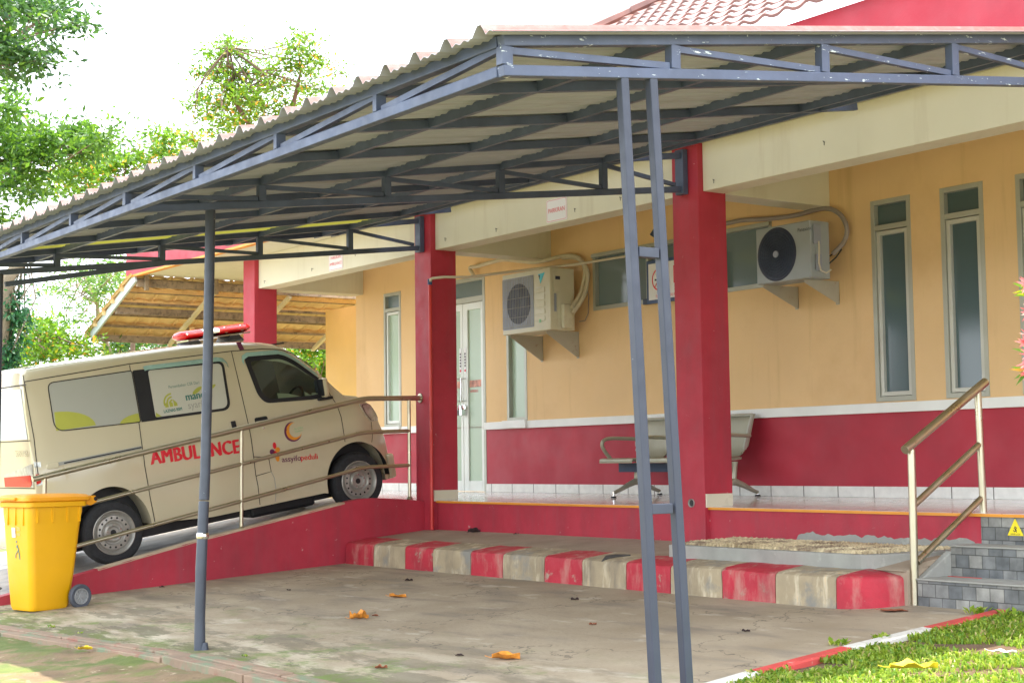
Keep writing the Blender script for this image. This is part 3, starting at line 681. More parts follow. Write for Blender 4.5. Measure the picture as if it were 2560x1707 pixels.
# ------------------------------------------------------------------ kerb, platform, pebble slab, steps
seam = [-4.22, -3.663, -3.094, -2.62, -2.0, -1.51, -.925, -.42, .12, .634, 1.182, 1.711, 2.26]
prof = [(-.935, -.70), (-.932, -.50), (-.930, -.415), (-.922, -.397), (-.90, -.386), (-.76, -.366), (-.61, -.350), (-.61, -.75)]
KL = ['short red kerbstone touching the ramp wall', 'dirty cream kerbstone next to the leftmost red one', 'second red kerbstone from the ramp wall', 'cream kerbstone between the second and third red ones', 'third red kerbstone from the ramp wall', 'cream kerbstone with white streaks near the middle of the row',
      'faded red kerbstone left of the cracked cream one', 'pale cream kerbstone with a gouged crack in its top', 'red kerbstone behind the two square pipe posts', 'cream kerbstone just right of the square pipe posts', 'heavily worn red kerbstone below the pebble slab', 'plain grey cream kerbstone beside the corner stone']
for i in range(12):
    a, b = seam[i] + .004, seam[i + 1] - .004; rows = []
    for k in range(5):
        x = a + (b - a) * k / 4
        rows.append([(x, y + .010 * noise.noise((x * 4, y * 5, z * 7)), z + .010 * noise.noise((x * 5, y * 3, 9))) for y, z in prof])
    mb = MB().grid(rows); n = len(prof); mb.f += [tuple(range(n)), tuple(range(4 * n, 5 * n))]; mb.mi += [0, 0]
    if i == 7:
        pass
    tag(mb.build('kerbstone', 'kred' if i % 2 == 0 else 'kcream', smooth=28), KL[i], 'kerbstone', 'red and cream painted kerbstones in one row')
# a small gouge running down the cracked stone
rows = []
for k in range(11):
    t = k / 10; th = t * R(100); cx_, cy_ = 2.27, -.62
    row = []
    for y, z in prof:
        r_ = -.62 - y; r_ = max(r_, .0); ang = th
        rr = r_ * (1 - .12 * math.sin(t * math.pi)) + .0
        row.append((cx_ + math.sin(ang) * (rr + .0) * .9, cy_ - math.cos(ang) * rr, z))
    rows.append(row)
rows = [[(2.264, y, z) for y, z in prof]] + rows
mb = MB().grid(rows); n = len(prof); mb.f += [tuple(range(n)), tuple(range(11 * n, 12 * n))]; mb.mi += [0, 0]
tag(mb.build('kerbstone', 'kred', smooth=45), 'rounded red corner kerbstone beside the stair rail foot', 'kerbstone', 'red and cream painted kerbstones in one row')
mb = MB(); mb.add([(-4.22, -.62, -.358), (2.56, -.62, -.358), (2.62, .05, -.28), (-4.22, .05, -.295)], [(0, 1, 2, 3)]); struct(mb.build('platform', 'platform', smooth=0))
mb = MB(); mb.prism([(-.60, -.8), (-.60, -.352), (-.40, -.30), (-.10, -.27), (-.10, -.8)], 0, 2.30, 2.572); struct(mb.build('platform_corner', 'platform', smooth=0))
# crack in the pale kerbstone, a groove lined with grime
MB().tube([(-.10, -.70, -.356), (-.18, -.78, -.364), (-.20, -.86, -.374), (-.18, -.912, -.40), (-.20, -.927, -.44)], [.006, .016, .02, .014, .004], 8).build('kerb_gouge', 'rock', smooth=60)
ko = bpy.data.objects['kerb_gouge']; par = [o for o in bpy.data.objects if o.get('label') == KL[7]][0]; ko.parent = par
# pebble slab: a cement bed set with rows of upright pebbles
ps = empty('pebble_slab', 'cement foot-massage slab set with cream pebbles on the raised kerb', 'pebble slab', (1.4, -.35, -.3))
def PS(mb, name, m, **k): mb.v = [(x - 1.4, y + .35, z + .3) for x, y, z in mb.v]; return mb.build(name, m, ps, **k)
outline = rpoly([(.30, -.66), (2.28, -.655), (2.46, -.30), (2.50, .03), (.30, .03)], [.02, .10, .06, .02, .02], 4)
mb = MB(); n = len(outline)
top = [(x, y, -.262 + (y + .65) * .03) for x, y in outline]; bot = [(x, y, -.40) for x, y in outline]
mb.add(top + bot, [tuple(range(n))] + [(i, (i + 1) % n, n + (i + 1) % n, n + i) for i in range(n)]); PS(mb, 'cement_bed', 'cement', smooth=0, bevel=.006)
mb = MB(); rp = random.Random(5)
for iy in range(20):
    for ix in range(80):
        x = .36 + ix * .0262 + rp.uniform(-.005, .005) + (iy % 2) * .013; y = -.60 + iy * .0315 + rp.uniform(-.006, .006)
        if x > 2.22 + (y + .65) * .35: continue
        a = .6 * math.sin(x * 4.1 + .6) * math.cos(y * 5) + rp.uniform(-.3, .3); l = .015 + rp.random() * .004; wd = .006 + rp.random() * .002; hh = .016 + rp.random() * .009
        z = -.262 + (y + .65) * .03
        ca, sa = math.cos(a + 1.1), math.sin(a + 1.1)
        vs = []
        for (u, v, q) in ((1, 0, 0), (.6, .8, 0), (-.6, .8, 0), (-1, 0, 0), (-.6, -.8, 0), (.6, -.8, 0), (.75, 0, .72), (0, .6, .8), (-.75, 0, .72), (0, -.6, .8), (0, 0, 1)):
            vs.append((x + u * l * ca - v * wd * sa, y + u * l * sa + v * wd * ca, z + q * hh))
        mb.add(vs, [(0, 1, 7, 6), (1, 2, 7), (2, 3, 8, 7), (3, 4, 9, 8), (4, 5, 9), (5, 0, 6, 9), (6, 7, 10), (7, 8, 10), (8, 9, 10), (9, 6, 10)])
pb = PS(mb, 'pebbles', 'pebble', smooth=60); pb['kind'] = 'stuff'
# grey cement smear where the slab meets the red riser
pts = [(x, -.30) for x in (.95, 2.62)]
mb = MB(); xs2 = [.95 + i * .03 for i in range(57)]
topz = [-.188 + .04 * abs(noise.noise((x * 5, 2, 0))) + .02 * noise.noise((x * 19, 0, 0)) - .0 for x in xs2]
topz[0] = -.245; topz[-1] = -.225
mb.grid([[(x, .0485, -.32) for x in xs2], [(x, .0475, z) for x, z in zip(xs2, topz)]]); mb.build('cement_smear', 'cement', bld, smooth=0)

st = empty('entrance_steps', 'three low entrance steps faced with grey split stone squares', 'steps', (3.4, 0, -.6))
def ST(mb, name, m, **k): mb.v = [(x - 3.4, y, z + .6) for x, y, z in mb.v]; return mb.build(name, m, st, **k)
for nm, x0, y0, z1 in (('step', 2.625, -.57, -.40), ('step', 2.625, -.23, -.20)):
    ST(MB().box(x0, 4.9, y0 + .002, .05 if y0 > -.5 else -.229, -.9, z1 - .012), nm, 'stepstone', smooth=0, bevel=.003)
    ST(MB().box(x0 - .005, 4.9, y0 - .008, (.05 if y0 > -.5 else -.231), z1 - .011, z1), 'tread', 'cement', smooth=0, bevel=.004)
ST(MB().box(2.656, 4.9, .052, .25, -.9, -.0225), 'top_riser', 'stepstone', smooth=0)
mb = MB(); mb.prism([(-.53, -.8), (-.53, -.40), (-.48, -.385), (-.22, -.24), (.049, -.22), (.049, -.8)], 0, 2.575, 2.624)
ST(mb, 'cheek_wall', 'cement', smooth=0, bevel=.008)
ST(MB().box(2.66, 2.92, -.31, -.295, -.3995, -.396).xf(Matrix.Identity(4)), 'red_paint_stroke', 'pathpaint_red', smooth=0)

# slip warning sticker on the top riser
wt = empty('slip_warning_sign', 'small yellow triangular slip warning sign on the top stone riser', 'sign', (2.93, .051, -.1))
tri = rpoly([(-.062, -.04), (.062, -.04), (0, .072)], .006, 3)
MB().prism(tri, 1, -.003, 0).build('plate', 'signyellow', wt, smooth=0)
mb = MB(); Y_ = -.0035
def seg2(mb, p, q, w_, y=Y_): mb.bar((p[0], y, p[1]), (q[0], y, q[1]), .0006, w_, up=(0, 0, 1) if abs(q[0] - p[0]) > abs(q[1] - p[1]) else (1, 0, 0))
for p, q, w_ in (((-.002, .006), (.008, -.008), .009), ((.008, -.008), (-.008, -.014), .006), ((-.008, -.014), (-.014, -.003), .005), ((0, .004), (-.010, .010), .004), ((.002, .002), (.014, .014), .004), ((.006, -.010), (.012, -.018), .005)): seg2(mb, p, q, w_)
mb.lathe([(0, 0), (.0055, 0)], (.000, Y_, .016), 'y', 12); mb.build('falling_figure', 'navy', wt, smooth=0, normals=False)
vs, fs = textmesh('AWAS LICIN', .017, .03, .8, 'CENTER'); MB().add([(u, Y_, v - .036) for u, v in vs], fs).build('lettering', 'navy', wt, smooth=0, normals=False)

# ------------------------------------------------------------------ ramp and its handrail
top = [(-4.86, -.835), (-4.3, -.718), (-3.74, -.596), (-2.5, -.313), (-.94, -.003), (-.82, .022), (-.70, .036), (-.55, .037), (-.19, .015), (-.002, -.01)]
mb = MB(); poly = [(-.002, -.95), (-4.86, -.95)] + top; mb.prism(poly, 0, -4.35, -4.232)
rw = mb.build('ramp_wall', 'redworn', smooth=0); tag(rw, 'low red painted wall edging the ambulance ramp', 'wall')
mb = MB(); cap = [(y, z + .003) for y, z in top[2:6]]
rows = [[(-4.352, y, z + .002), (-4.352, y, z + .006), (-4.240 + .010 * noise.noise((y * 4, 0, 0)), y, z + .006), (-4.2305, y, z - .004 + .012 * noise.noise((y * 9, 3, 0))), (-4.2305, y, z - .012)] for y, z in [(-3.45 + i * .06, lerp_profile(top, -3.45 + i * .06)) for i in range(43)]]
MB().grid(rows).build('bare_cement_edge', mat('tan_cement_edge', (.50, .40, .28), .85, var=.15, bs=.2), rw, smooth=40)
rs = [(-4.95, -.85), (-3.17, -.527), (-.52, -.0895), (-.25, -.04), (.044, -.003)]
mb = MB(); mb.grid([[(x, y, z) for y, z in rs] for x in (-7.85, -4.351)]); struct(mb.build('ramp_surface', mat('ramp_concrete', (.40, .35, .29), .55, var=.15, vs=2, bs=.25, spots=[((.17, .16, .16), 1.1, .5, .62)]), smooth=0))
hr = empty('ramp_handrail', 'three-bar stainless steel handrail along the top of the ramp wall', 'handrail', (-4.29, -2, -.3))
def HR(mb, name, m='inox', **k): mb.v = [(x + 4.29, y + 2, z + .3) for x, y, z in mb.v]; return mb.build(name, m, hr, **k)
def rail_pts(z_off, y1, start): # rises with the ramp then runs level
    m_ = .2245; zs = 1.037 + z_off
    return [(-4.29, start, zs + m_ * (start + .67)), (-4.29, -.72, zs - .011), (-4.29, -.62, zs + .001), (-4.29, y1, zs + .014)]
HR(MB().tube(rail_pts(0, -.004, -4.03), .026, 16), 'rail', smooth=60)
HR(MB().tube(rail_pts(-.338, -.14, -3.92), .019, 14), 'rail', smooth=60)
HR(MB().tube(rail_pts(-.69, -.14, -3.92), .019, 14), 'rail', smooth=60)
for y, z0, z1 in ((-3.92, -.65, .30), (-2.02, -.23, .735), (-.14, .01, 1.04)):
    HR(MB().tube([(-4.29, y, z0), (-4.29, y, z1)], .018, 14), 'post', smooth=60)
    HR(MB().lathe([(.018, .03), (.030, .012), (.036, .0)], (-4.29, y, z0 + .003), 'z', 18), 'flange', smooth=60)
HR(MB().lathe([(.026, -.012), (.048, -.010), (.05, -.002)], (-4.29, -.0, 1.051), 'y', 20), 'wall_flange', smooth=60)

sr = empty('stair_handrail', 'short sloping stainless steel handrail beside the entrance steps', 'handrail', (2.592, -.56, gz(-.56)))
def SR(mb, name, m='inox', **k): mb.v = [(x - 2.592, y + .56, z - gz(-.56)) for x, y, z in mb.v]; return mb.build(name, m, sr, **k)
SR(MB().tube([(2.592, -.61, .425), (2.592, .235, .885)], .030, 18), 'top_rail', smooth=60)
SR(MB().tube([(2.592, -.555, gz(-.56)), (2.592, -.545, .43)], .026, 16), 'post', smooth=60)
SR(MB().tube([(2.60, .160, -.20), (2.592, .150, .83)], .024, 16), 'post', smooth=60)
SR(MB().tube([(2.592, -.535, .07), (2.592, .160, .468)], .022, 14), 'middle_rail', smooth=60)
SR(MB().tube([(2.592, -.525, -.30), (2.592, .155, .10)], .022, 14), 'lower_rail', smooth=60)

# ------------------------------------------------------------------ ambulance
HW_ = .83
van = empty('ambulance', 'cream white ambulance van with red roof light bar parked nose-up on the ramp', 'ambulance', (-4.60 - HW_, -3.166, -.527), (R(9.4), 0, 0))
TOP = [(-.625, .50), (-.615, .70), (-.60, .835), (-.575, 1.20), (-.55, 1.60), (-.53, 1.80), (-.505, 1.885), (-.46, 1.915), (-.2, 1.925), (1.09, 1.925), (1.5, 1.905), (1.72, 1.885), (1.93, 1.850), (2.075, 1.812), (2.168, 1.765), (2.235, 1.72), (2.35, 1.60), (2.474, 1.467), (2.546, 1.387), (2.615, 1.294), (2.70, 1.196), (2.76, 1.178), (2.862, 1.157), (2.93, 1.118), (2.998, 1.067), (3.069, .972), (3.105, .87), (3.150, .79), (3.178, .70), (3.19, .60), (3.20, .45), (3.205, .33)]
def arch(s, c, rx, ry, z0=.30):
    d = (s - c) / rx
    return z0 + (ry * math.sqrt(1 - d * d) if abs(d) < 1 else -1)
def sill(s): return .25 + (.06 * max(0, 1 - abs(s - .45) / .6)) if s < 2.3 else .24
RC, FC = .06, 2.70
def bot(s): return max(sill(s), arch(s, RC, .372, .425), arch(s, FC, .372, .40))
def inset(h): return 0.012 * max(0, (.45 - h)) if h < .95 else (h - .95) * .17
def wid(s):
    if s > 2.70: return HW_ - .20 * ((s - 2.70) / .5) ** 2.2
    if s < -.40: return HW_ - .03 * ((-.40 - s) / .22) ** 2
    return HW_
SS = sorted(set([round(x, 3) for x in [-.625 + .03 * i for i in range(128)]] + [p[0] for p in TOP] + [RC + .372 * q for q in (-1.001, -.995, -.97, -.93, -.85, .85, .93, .97, .995, 1.001)] + [FC + .372 * q for q in (-1.001, -.995, -.97, -.93, -.85, .85, .93, .97, .995, 1.001)]))
SS = [s for s in SS if -.625 <= s <= 3.205]
NS, NA = 18, 6
def section(s):
    t = lerp_profile(TOP, s); b = bot(s); b = min(b, t - .05); w_ = wid(s); r = min(.11, (t - b) * .35); pts = []
    if s > 2.2: r = min(r, .06 + .05 * max(0, min(1, (2.7 - s) / .5)))
    for i in range(NS + 1):
        h = b + (t - r - b) * i / NS; pts.append((w_ - inset(h), h))
    xs_ = pts[-1][0]
    for k in range(1, NA + 1):
        a = R(90 * k / NA); pts.append((xs_ - r * 1.25 * (1 - math.cos(a)), t - r + r * math.sin(a)))
    xt = pts[-1][0]
    for q in (.66, .33, 0): pts.append((xt * q, t + .02 * (1 - q * q)))
    return pts
def vsurf(s, h, off=0): return (wid(s) - inset(h) + off, s, h)
mb = MB(); rows = []
for s in SS:
    P = section(s); rows.append([(-x, s, h) for x, h in P] + [(x, s, h) for x, h in P[::-1][1:]])
mb.grid(rows); n = len(rows[0]); L = len(rows)
mb.f += [tuple(range(n)), tuple((L - 1) * n + k for k in range(n))]; mb.mi += [0, 0]
for i in range(L - 1):
    mb.f.append((i * n, (i + 1) * n, (i + 1) * n + n - 1, i * n + n - 1)); mb.mi.append(0)
WPOLY = [(1.750, 1.335), (1.810, 1.250), (2.345, 1.208), (2.452, 1.212), (2.468, 1.372), (2.215, 1.610), (2.075, 1.702), (1.690, 1.726)]
def inpoly(s, h, P=WPOLY):
    c = False
    for (a, b), (d, e_) in zip(P, P[1:] + P[:1]):
        if (b > h) != (e_ > h) and s < (d - a) * (h - b) / (e_ - b) + a: c = not c
    return c
NF = []; NM = []
for f in mb.f:
    P = [mb.v[i] for i in f]
    if len(f) == 4 and all(abs(p[0]) > .5 and inpoly(p[1], p[2]) for p in P):
        if min(p[1] for p in P) > 1.98: continue
        NF.append(f); NM.append(1)
    else: NF.append(f); NM.append(0)
mb.f, mb.mi = NF, NM
body = mb.build('body', ['van', 'black'], van, smooth=38)
# what the cab window lets one see: seats, dashboard, wheel
MB().prism(rpoly([(1.62, .6), (1.95, .6), (1.86, 1.42), (1.70, 1.46)], .05, 3), 0, .15, .62).build('driver_seat', 'black', van, smooth=40)
MB().prism(rpoly([(1.62, .6), (1.95, .6), (1.86, 1.42), (1.70, 1.46)], .05, 3), 0, -.62, -.15).build('passenger_seat', 'black', van, smooth=40)
MB().prism(rpoly([(1.70, 1.47), (1.83, 1.47), (1.82, 1.62), (1.72, 1.62)], .03, 3), 0, .27, .50).build('headrest', 'black', van, smooth=40)
MB().box(-.74, .74, 2.44, 2.66, .7, 1.20).build('dashboard', 'black', van, smooth=0, bevel=.03)
MB().tube([(.36 + .17 * math.cos(R(a)), 2.34 + .07 * math.sin(R(a)), 1.19 + .15 * math.sin(R(a))) for a in range(0, 361, 20)], .014, 6, False).build('steering_wheel', 'black', van, smooth=60)
MB().box(-.60, .60, -.5, 3.0, .17, .74).build('underbody', 'black', van, smooth=0)
MB().box(.30, .62, 1.55, 2.28, .13, .26).build('fuel_tank', 'black', van, smooth=0, bevel=.03)
# arch linings
for c in (RC, FC):
    mb = MB(); rows = []
    for k in range(17):
        a = R(180 * k / 16); rows.append([(xx, c + .376 * math.cos(a), .30 + (.43 if c == RC else .405) * math.sin(a)) for xx in (.55, .815)])
    mb.grid(rows); mb.grid([[(.55, c + .38 * math.cos(R(180 * k / 16)), .30 + .43 * math.sin(R(180 * k / 16))) for k in range(17)], [(.55, c, .2)] * 17])
    mb.build('wheel_well', 'black', van, smooth=40)
# wheels
def wheel(s, x, side):
    wl = bpy.data.objects.new('wheel', None); COL.objects.link(wl); wl.parent = van; wl.location = (x, s, .298)
    if side < 0: wl.rotation_euler = (0, 0, math.pi)
    MB().lathe([(.195, -.08), (.235, -.085), (.275, -.075), (.294, -.05), (.299, -.02), (.299, .02), (.294, .05), (.275, .078), (.235, .086), (.200, .078), (.195, .06)], (0, 0, 0), 'x', 48).build('tyre', 'rubber', wl, smooth=35)
    mb = MB(); NR = 48
    mb.lathe([(.200, .070), (.206, .084), (.198, .088), (.190, .080), (.182, .050), (.172, .040)], (0, 0, 0), 'x', NR)
    # disc with round vent holes: ring of quads left open around each hole is approximated by raised rim and dark discs behind
    mb.lathe([(.172, .040), (.168, .042), (.155, .062), (.118, .066), (.105, .052), (.095, .050), (.088, .066), (.074, .074), (.060, .072), (.052, .058), (.030, .056), (.0, .056)], (0, 0, 0), 'x', NR)
    rim = mb.build('rim', 'rim', wl, smooth=35)
    mb = MB()
    for k in range(16):
        a = 2 * math.pi * k / 16; mb.lathe([(0, .0655), (.0105, .0655), (.0105, .064)], (0, .137 * math.cos(a), .137 * math.sin(a)), 'x', 10)
    mb.lathe([(0, .0585), (.026, .0585), (.028, .057)], (0, 0, 0), 'x', 20)
    mb.build('vent_holes', 'black', wl, smooth=0)
    mb = MB()
    for k in range(5):
        a = 2 * math.pi * k / 5 + .3; mb.lathe([(0, .082), (.009, .082), (.010, .070)], (0, .067 * math.cos(a), .067 * math.sin(a)), 'x', 8)
    mb.build('wheel_nuts', 'chrome', wl, smooth=0)
for s in (RC, FC):
    wheel(s, .745, 1); wheel(s, -.745, -1)
# flat things that follow the body's side
def side_poly(pts, off, name, m, parent=None, thick=.003, bevel=0):
    n = len(pts); mb = MB(); a = [vsurf(s, h, off) for s, h in pts]; b = [vsurf(s, h, off - thick) for s, h in pts]
    mb.add(a + b, [tuple(range(n))] + [(i, (i + 1) % n, n + (i + 1) % n, n + i) for i in range(n)])
    return mb.build(name, m, parent or van, smooth=0, bevel=bevel)
def side_line(pts, name='panel_gap', w_=.008, m='darkgap', off=.003, parent=None):
    mb = MB(); out = []
    for a, b in zip(pts, pts[1:]):
        nseg = max(1, int(math.hypot(b[0] - a[0], b[1] - a[1]) / .08))
        for k in range(nseg): out.append((a[0] + (b[0] - a[0]) * k / nseg, a[1] + (b[1] - a[1]) * k / nseg))
    out.append(pts[-1]); L1 = []; L2 = []
    for i, p in enumerate(out):
        q0 = out[max(0, i - 1)]; q1 = out[min(len(out) - 1, i + 1)]; d = Vector((q1[0] - q0[0], q1[1] - q0[1])).normalized(); nn = Vector((-d.y, d.x)) * w_ / 2
        L1.append(vsurf(p[0] + nn.x, p[1] + nn.y, off)); L2.append(vsurf(p[0] - nn.x, p[1] - nn.y, off))
    mb.grid([L1, L2]); return mb.build(name, m, parent or van, smooth=0)
def side_text(s, size, s0, h0, name, m, bold=.0, sx=1.0, off=.004, slope=0.0, align='LEFT', spacing=1.0, parent=None):
    vs, fs = textmesh(s, size, bold, sx, align, spacing); mb = MB()
    for k, q in enumerate((-1, -.6, -.2, .2, .6, 1) if bold > .011 else (0,)):
        mb.add([vsurf(s0 + u + q * bold * size, h0 + v + u * slope + (.3 * q * bold * size), off + .0002 * k) for u, v in vs], fs)
    return mb.build(name, m, parent or van, smooth=0, normals=False)
# side windows
qw = side_poly(rpoly([(-.330, 1.31), (.492, 1.266), (.512, 1.757), (-.305, 1.757)][::1], [.10, .02, .02, .06]), .003, 'quarter_window', 'film')
for pts, lb in ((([(-.318, 1.315)] + [(-.30 + .36 * math.cos(R(a)) * 1.0, 1.315 + .17 * math.sin(R(a)) - .01 * math.cos(R(a))) for a in range(0, 91, 10)]), 0), ([(.488, 1.268)] + [(.488 - .20 * math.cos(R(a)), 1.27 + .08 * math.sin(R(a)) + .0 * a) for a in range(90, -1, -10)], 1)):
    side_poly(pts, .0045, 'lime_shape', 'lime', qw, thick=.001)
side_line(rpoly([(-.330, 1.31), (.492, 1.266), (.512, 1.757), (-.305, 1.757)], [.10, .02, .02, .06]) + [rpoly([(-.330, 1.31), (.492, 1.266), (.512, 1.757), (-.305, 1.757)], [.10, .02, .02, .06])[0]], 'window_seal', .010, 'darkgap', .0052, qw)
sw = side_poly(rpoly([(.500, 1.262), (1.428, 1.236), (1.462, 1.722), (.520, 1.757)], [.01, .09, .07, .02]), .003, 'sliding_door_window', 'black')
sf = side_poly(rpoly([(.648, 1.285), (1.40, 1.262), (1.432, 1.700), (.672, 1.735)], [.02, .07, .05, .03]), .0055, 'window_film', 'filmw', sw)
side_text('Persembahan CSR Dari', .040, .838, 1.535, 'lettering', 'teal', .01, .85, .0062, parent=sw)
side_text('LAZNAS BSM', .042, .738, 1.312, 'lettering', 'teal', .03, .78, .0062, .0, parent=sw)
side_text('mandiri', .105, .985, 1.395, 'lettering', 'teal', .03, .88, .0062, parent=sw)
side_text('syariah', .098, .990, 1.312, 'lettering', 'greyv', .0, .86, .0062, parent=sw)
def arcband(cx, cy, r0, r1, a0, a1, n=12): return [(cx + r1 * math.cos(R(a0 + (a1 - a0) * k / n)), cy + r1 * math.sin(R(a0 + (a1 - a0) * k / n))) for k in range(n + 1)] + [(cx + r0 * math.cos(R(a1 - (a1 - a0) * k / n)), cy + r0 * math.sin(R(a1 - (a1 - a0) * k / n))) for k in range(n + 1)]
for rr in (.02, .05, .08): side_poly(arcband(.85, 1.395, rr, rr + .016, 90, 190), .0064, 'emblem', 'lime', sw, .0005)
for k in range(3): side_poly([(.765 + k * .045, 1.36), (.80 + k * .045, 1.36), (.80 + k * .045, 1.41 - .012 * k), (.765 + k * .045, 1.40 + .015 * k)], .0066, 'emblem', 'lime', sw, .0005)
for c, sc in (((1.12, 1.475), .05), ((1.285, 1.485), .035)):
    side_poly([(c[0] + sc * math.cos(R(a)) * 1.1, c[1] + sc * .45 * math.sin(R(a)) + sc * .5 * math.cos(R(a))) for a in range(0, 360, 30)], .0064, 'emblem', 'lime', sw, .0005)
side_poly([(.650, 1.287), (.71, 1.285), (.66, 1.33)], .0064, 'emblem', 'lime', sw, .0005)
fwp = rpoly([(1.750, 1.335), (1.810, 1.250), (2.345, 1.208), (2.452, 1.212), (2.468, 1.372), (2.215, 1.610), (2.075, 1.702), (1.690, 1.726)], [.05, .06, .03, .03, .02, .05, .09, .05])
m, nt, b, o = nodes('tinted_cab_glass'); nt.nodes.remove(b); tr_ = N(nt, 'ShaderNodeBsdfTransparent'); tr_.inputs[0].default_value = (.55, .68, .66, 1); gs = N(nt, 'ShaderNodeBsdfGlossy'); gs.inputs['Roughness'].default_value = .03; gs.inputs[0].default_value = (.8, .85, .85, 1)
mx = N(nt, 'ShaderNodeMixShader'); mx.inputs[0].default_value = .10; nt.links.new(tr_.outputs[0], mx.inputs[1]); nt.links.new(gs.outputs[0], mx.inputs[2]); nt.links.new(mx.outputs[0], o.inputs[0]); MT['cabglass'] = m
gl = side_poly(fwp, .003, 'front_door_window', 'cabglass', thick=.002)
cx_, cy_ = 2.1, 1.42; ns_ = len(fwp); mb = MB(); A_ = [vsurf(a, b_, .0042) for a, b_ in fwp]; B_ = [vsurf(a + (cx_ - a) * .12, b_ + (cy_ - b_) * .16, .0042) for a, b_ in fwp]
mb.add(A_ + B_, [(i, (i + 1) % ns_, ns_ + (i + 1) % ns_, ns_ + i) for i in range(ns_)]); mb.build('black_glass_border', 'black', gl, smooth=0); side_line(fwp + [fwp[0]], 'window_seal', .020, 'black', .0048, gl)
# rain visors
def visor(pts, w_, name='rain_visor'):
    mb = MB(); rows = []
    for s, h in pts: rows.append([vsurf(s, h + w_ * .5, .006), vsurf(s, h, .026), vsurf(s, h - w_ * .45, .030)])
    mb.grid(rows); return mb.build(name, 'visor', van, smooth=60)
visor([(.63, 1.755), (.66, 1.762), (1.40, 1.742), (1.46, 1.725), (1.485, 1.69), (1.49, 1.64)], .045)
visor([(1.655, 1.66), (1.665, 1.72), (1.72, 1.745), (2.05, 1.725), (2.14, 1.69), (2.26, 1.60), (2.43, 1.435)], .045)
# panel gaps
side_line([(1.568, 1.80), (1.572, 1.45), (1.572, 1.09), (1.566, .746), (1.560, .57), (1.566, .46), (1.558, .27)])
side_line([(.506, 1.812), (.502, 1.76)]); side_line([(.474, 1.262), (.452, 1.01), (.446, .85), (.452, .55), (.462, .32)])
side_line([(-.506, 1.80), (.5, 1.822), (1.57, 1.802), (1.9, 1.78), (2.10, 1.745), (2.22, 1.69), (2.40, 1.53)], w_=.009)
side_line([(2.48, 1.40), (2.535, 1.22), (2.585, 1.10), (2.600, .98), (2.600, .72)])
side_line([(1.568, .746), (1.725, .712), (1.730, .57), (1.562, .556)]); side_line([(1.73, .57), (1.755, .50), (1.752, .38), (1.728, .27)], m='greyv')
side_line([(2.585, 1.10), (2.70, 1.13), (2.86, 1.10)]); side_line([(2.97, .88), (2.955, .72), (2.93, .66)])
# handles and slide rail
hb = side_poly(rrect(1.365, 1.465, 1.02, 1.12, .02), .004, 'sliding_door_handle', 'van', bevel=.0); side_poly(rrect(1.392, 1.44, 1.012, 1.125, .006), .012, 'grip', 'black', hb, .01)
fh = side_poly(rrect(1.648, 1.79, 1.058, 1.118, .02), .004, 'front_door_handle', 'black'); side_poly(rrect(1.65, 1.775, 1.055, 1.082, .01), .022, 'grip', 'van', fh, .016, .003)
mb = MB(); mb.lathe([(0, .0), (.012, .0), (.014, -.006)], vsurf(1.725, 1.005, .004), 'x', 12); mb.build('key_lock', 'chrome', van, smooth=0)
sr_ = side_poly([(-.36, 1.00), (.445, 1.018), (.445, 1.045), (-.36, 1.03)], .006, 'slide_rail', 'greyv', thick=.006); side_poly([(-.31, 1.008), (.445, 1.026), (.445, 1.036), (-.31, 1.019)], .0075, 'rail_slot', 'black', sr_, .001)
side_poly(rrect(-.47, -.36, .985, 1.038, .022), .012, 'rail_cover', 'van', sr_, .012, .003)
# lettering and badges on the side
side_text('AMBULANCE', .190, .515, .857, 'ambulance_lettering', 'vred', .042, .80, .0035, -.052, spacing=1.045)
em = side_poly(arcband(2.045, .922, .068, .100, 75, 318, 26), .0034, 'crescent_emblem', 'purple', thick=.0005)
bpy.data.objects.remove(em)
def crescent(c, R1, c2, R2, n=28):
    d = Vector((c2[0] - c[0], c2[1] - c[1])); D = d.length; base = math.atan2(d.y, d.x)
    a = math.acos((D * D + R1 * R1 - R2 * R2) / (2 * D * R1)); b = math.acos((D * D + R2 * R2 - R1 * R1) / (2 * D * R2))
    o = [(c[0] + R1 * math.cos(base + a + (2 * math.pi - 2 * a) * k / n), c[1] + R1 * math.sin(base + a + (2 * math.pi - 2 * a) * k / n)) for k in range(n + 1)]
    i_ = [(c2[0] + R2 * math.cos(base + math.pi + b - 2 * b * k / n), c2[1] + R2 * math.sin(base + math.pi + b - 2 * b * k / n)) for k in range(1, n)]
    return o + i_[::1]
cr = side_poly(crescent((2.035, .918), .100, (2.054, .926), .088), .0030, 'crescent_emblem', 'purple', thick=.0005)
side_poly(crescent((2.044, .921), .087, (2.064, .930), .073), .0040, 'orange_crescent', 'vorange', cr, .0005)
side_text('AL SYIFA', .030, 2.050, .932, 'lettering', 'vgreen', .01, .85, .0046, parent=cr); side_text('CHARITY', .026, 2.050, .903, 'lettering', 'vgreen', .01, .9, .0046, parent=cr)
lg = side_text('assyifo', .080, 1.862, .640, 'charity_lettering', 'purple', .012, 1.02, .0035, -.09); side_text('peduli', .080, 2.070, .622, 'lettering', 'vred', .012, 1.02, .0035, -.09, parent=lg)
for c, rr, sy, m_ in (((1.772, .760), .027, 1, 'purple'), ((1.835, .770), .026, 1, 'vorange'), ((1.808, .815), .02, 1.7, 'vred'), ((1.800, .732), .026, 1.3, 'vred'), ((1.820, .695), .022, 1.9, 'vorange')):
    side_poly([(c[0] + rr * math.cos(R(a)), c[1] + rr * sy * math.sin(R(a))) for a in range(0, 360, 24)], .0034 + .0004 * ('orange' in m_), 'flower_petal', m_, lg, .0004)
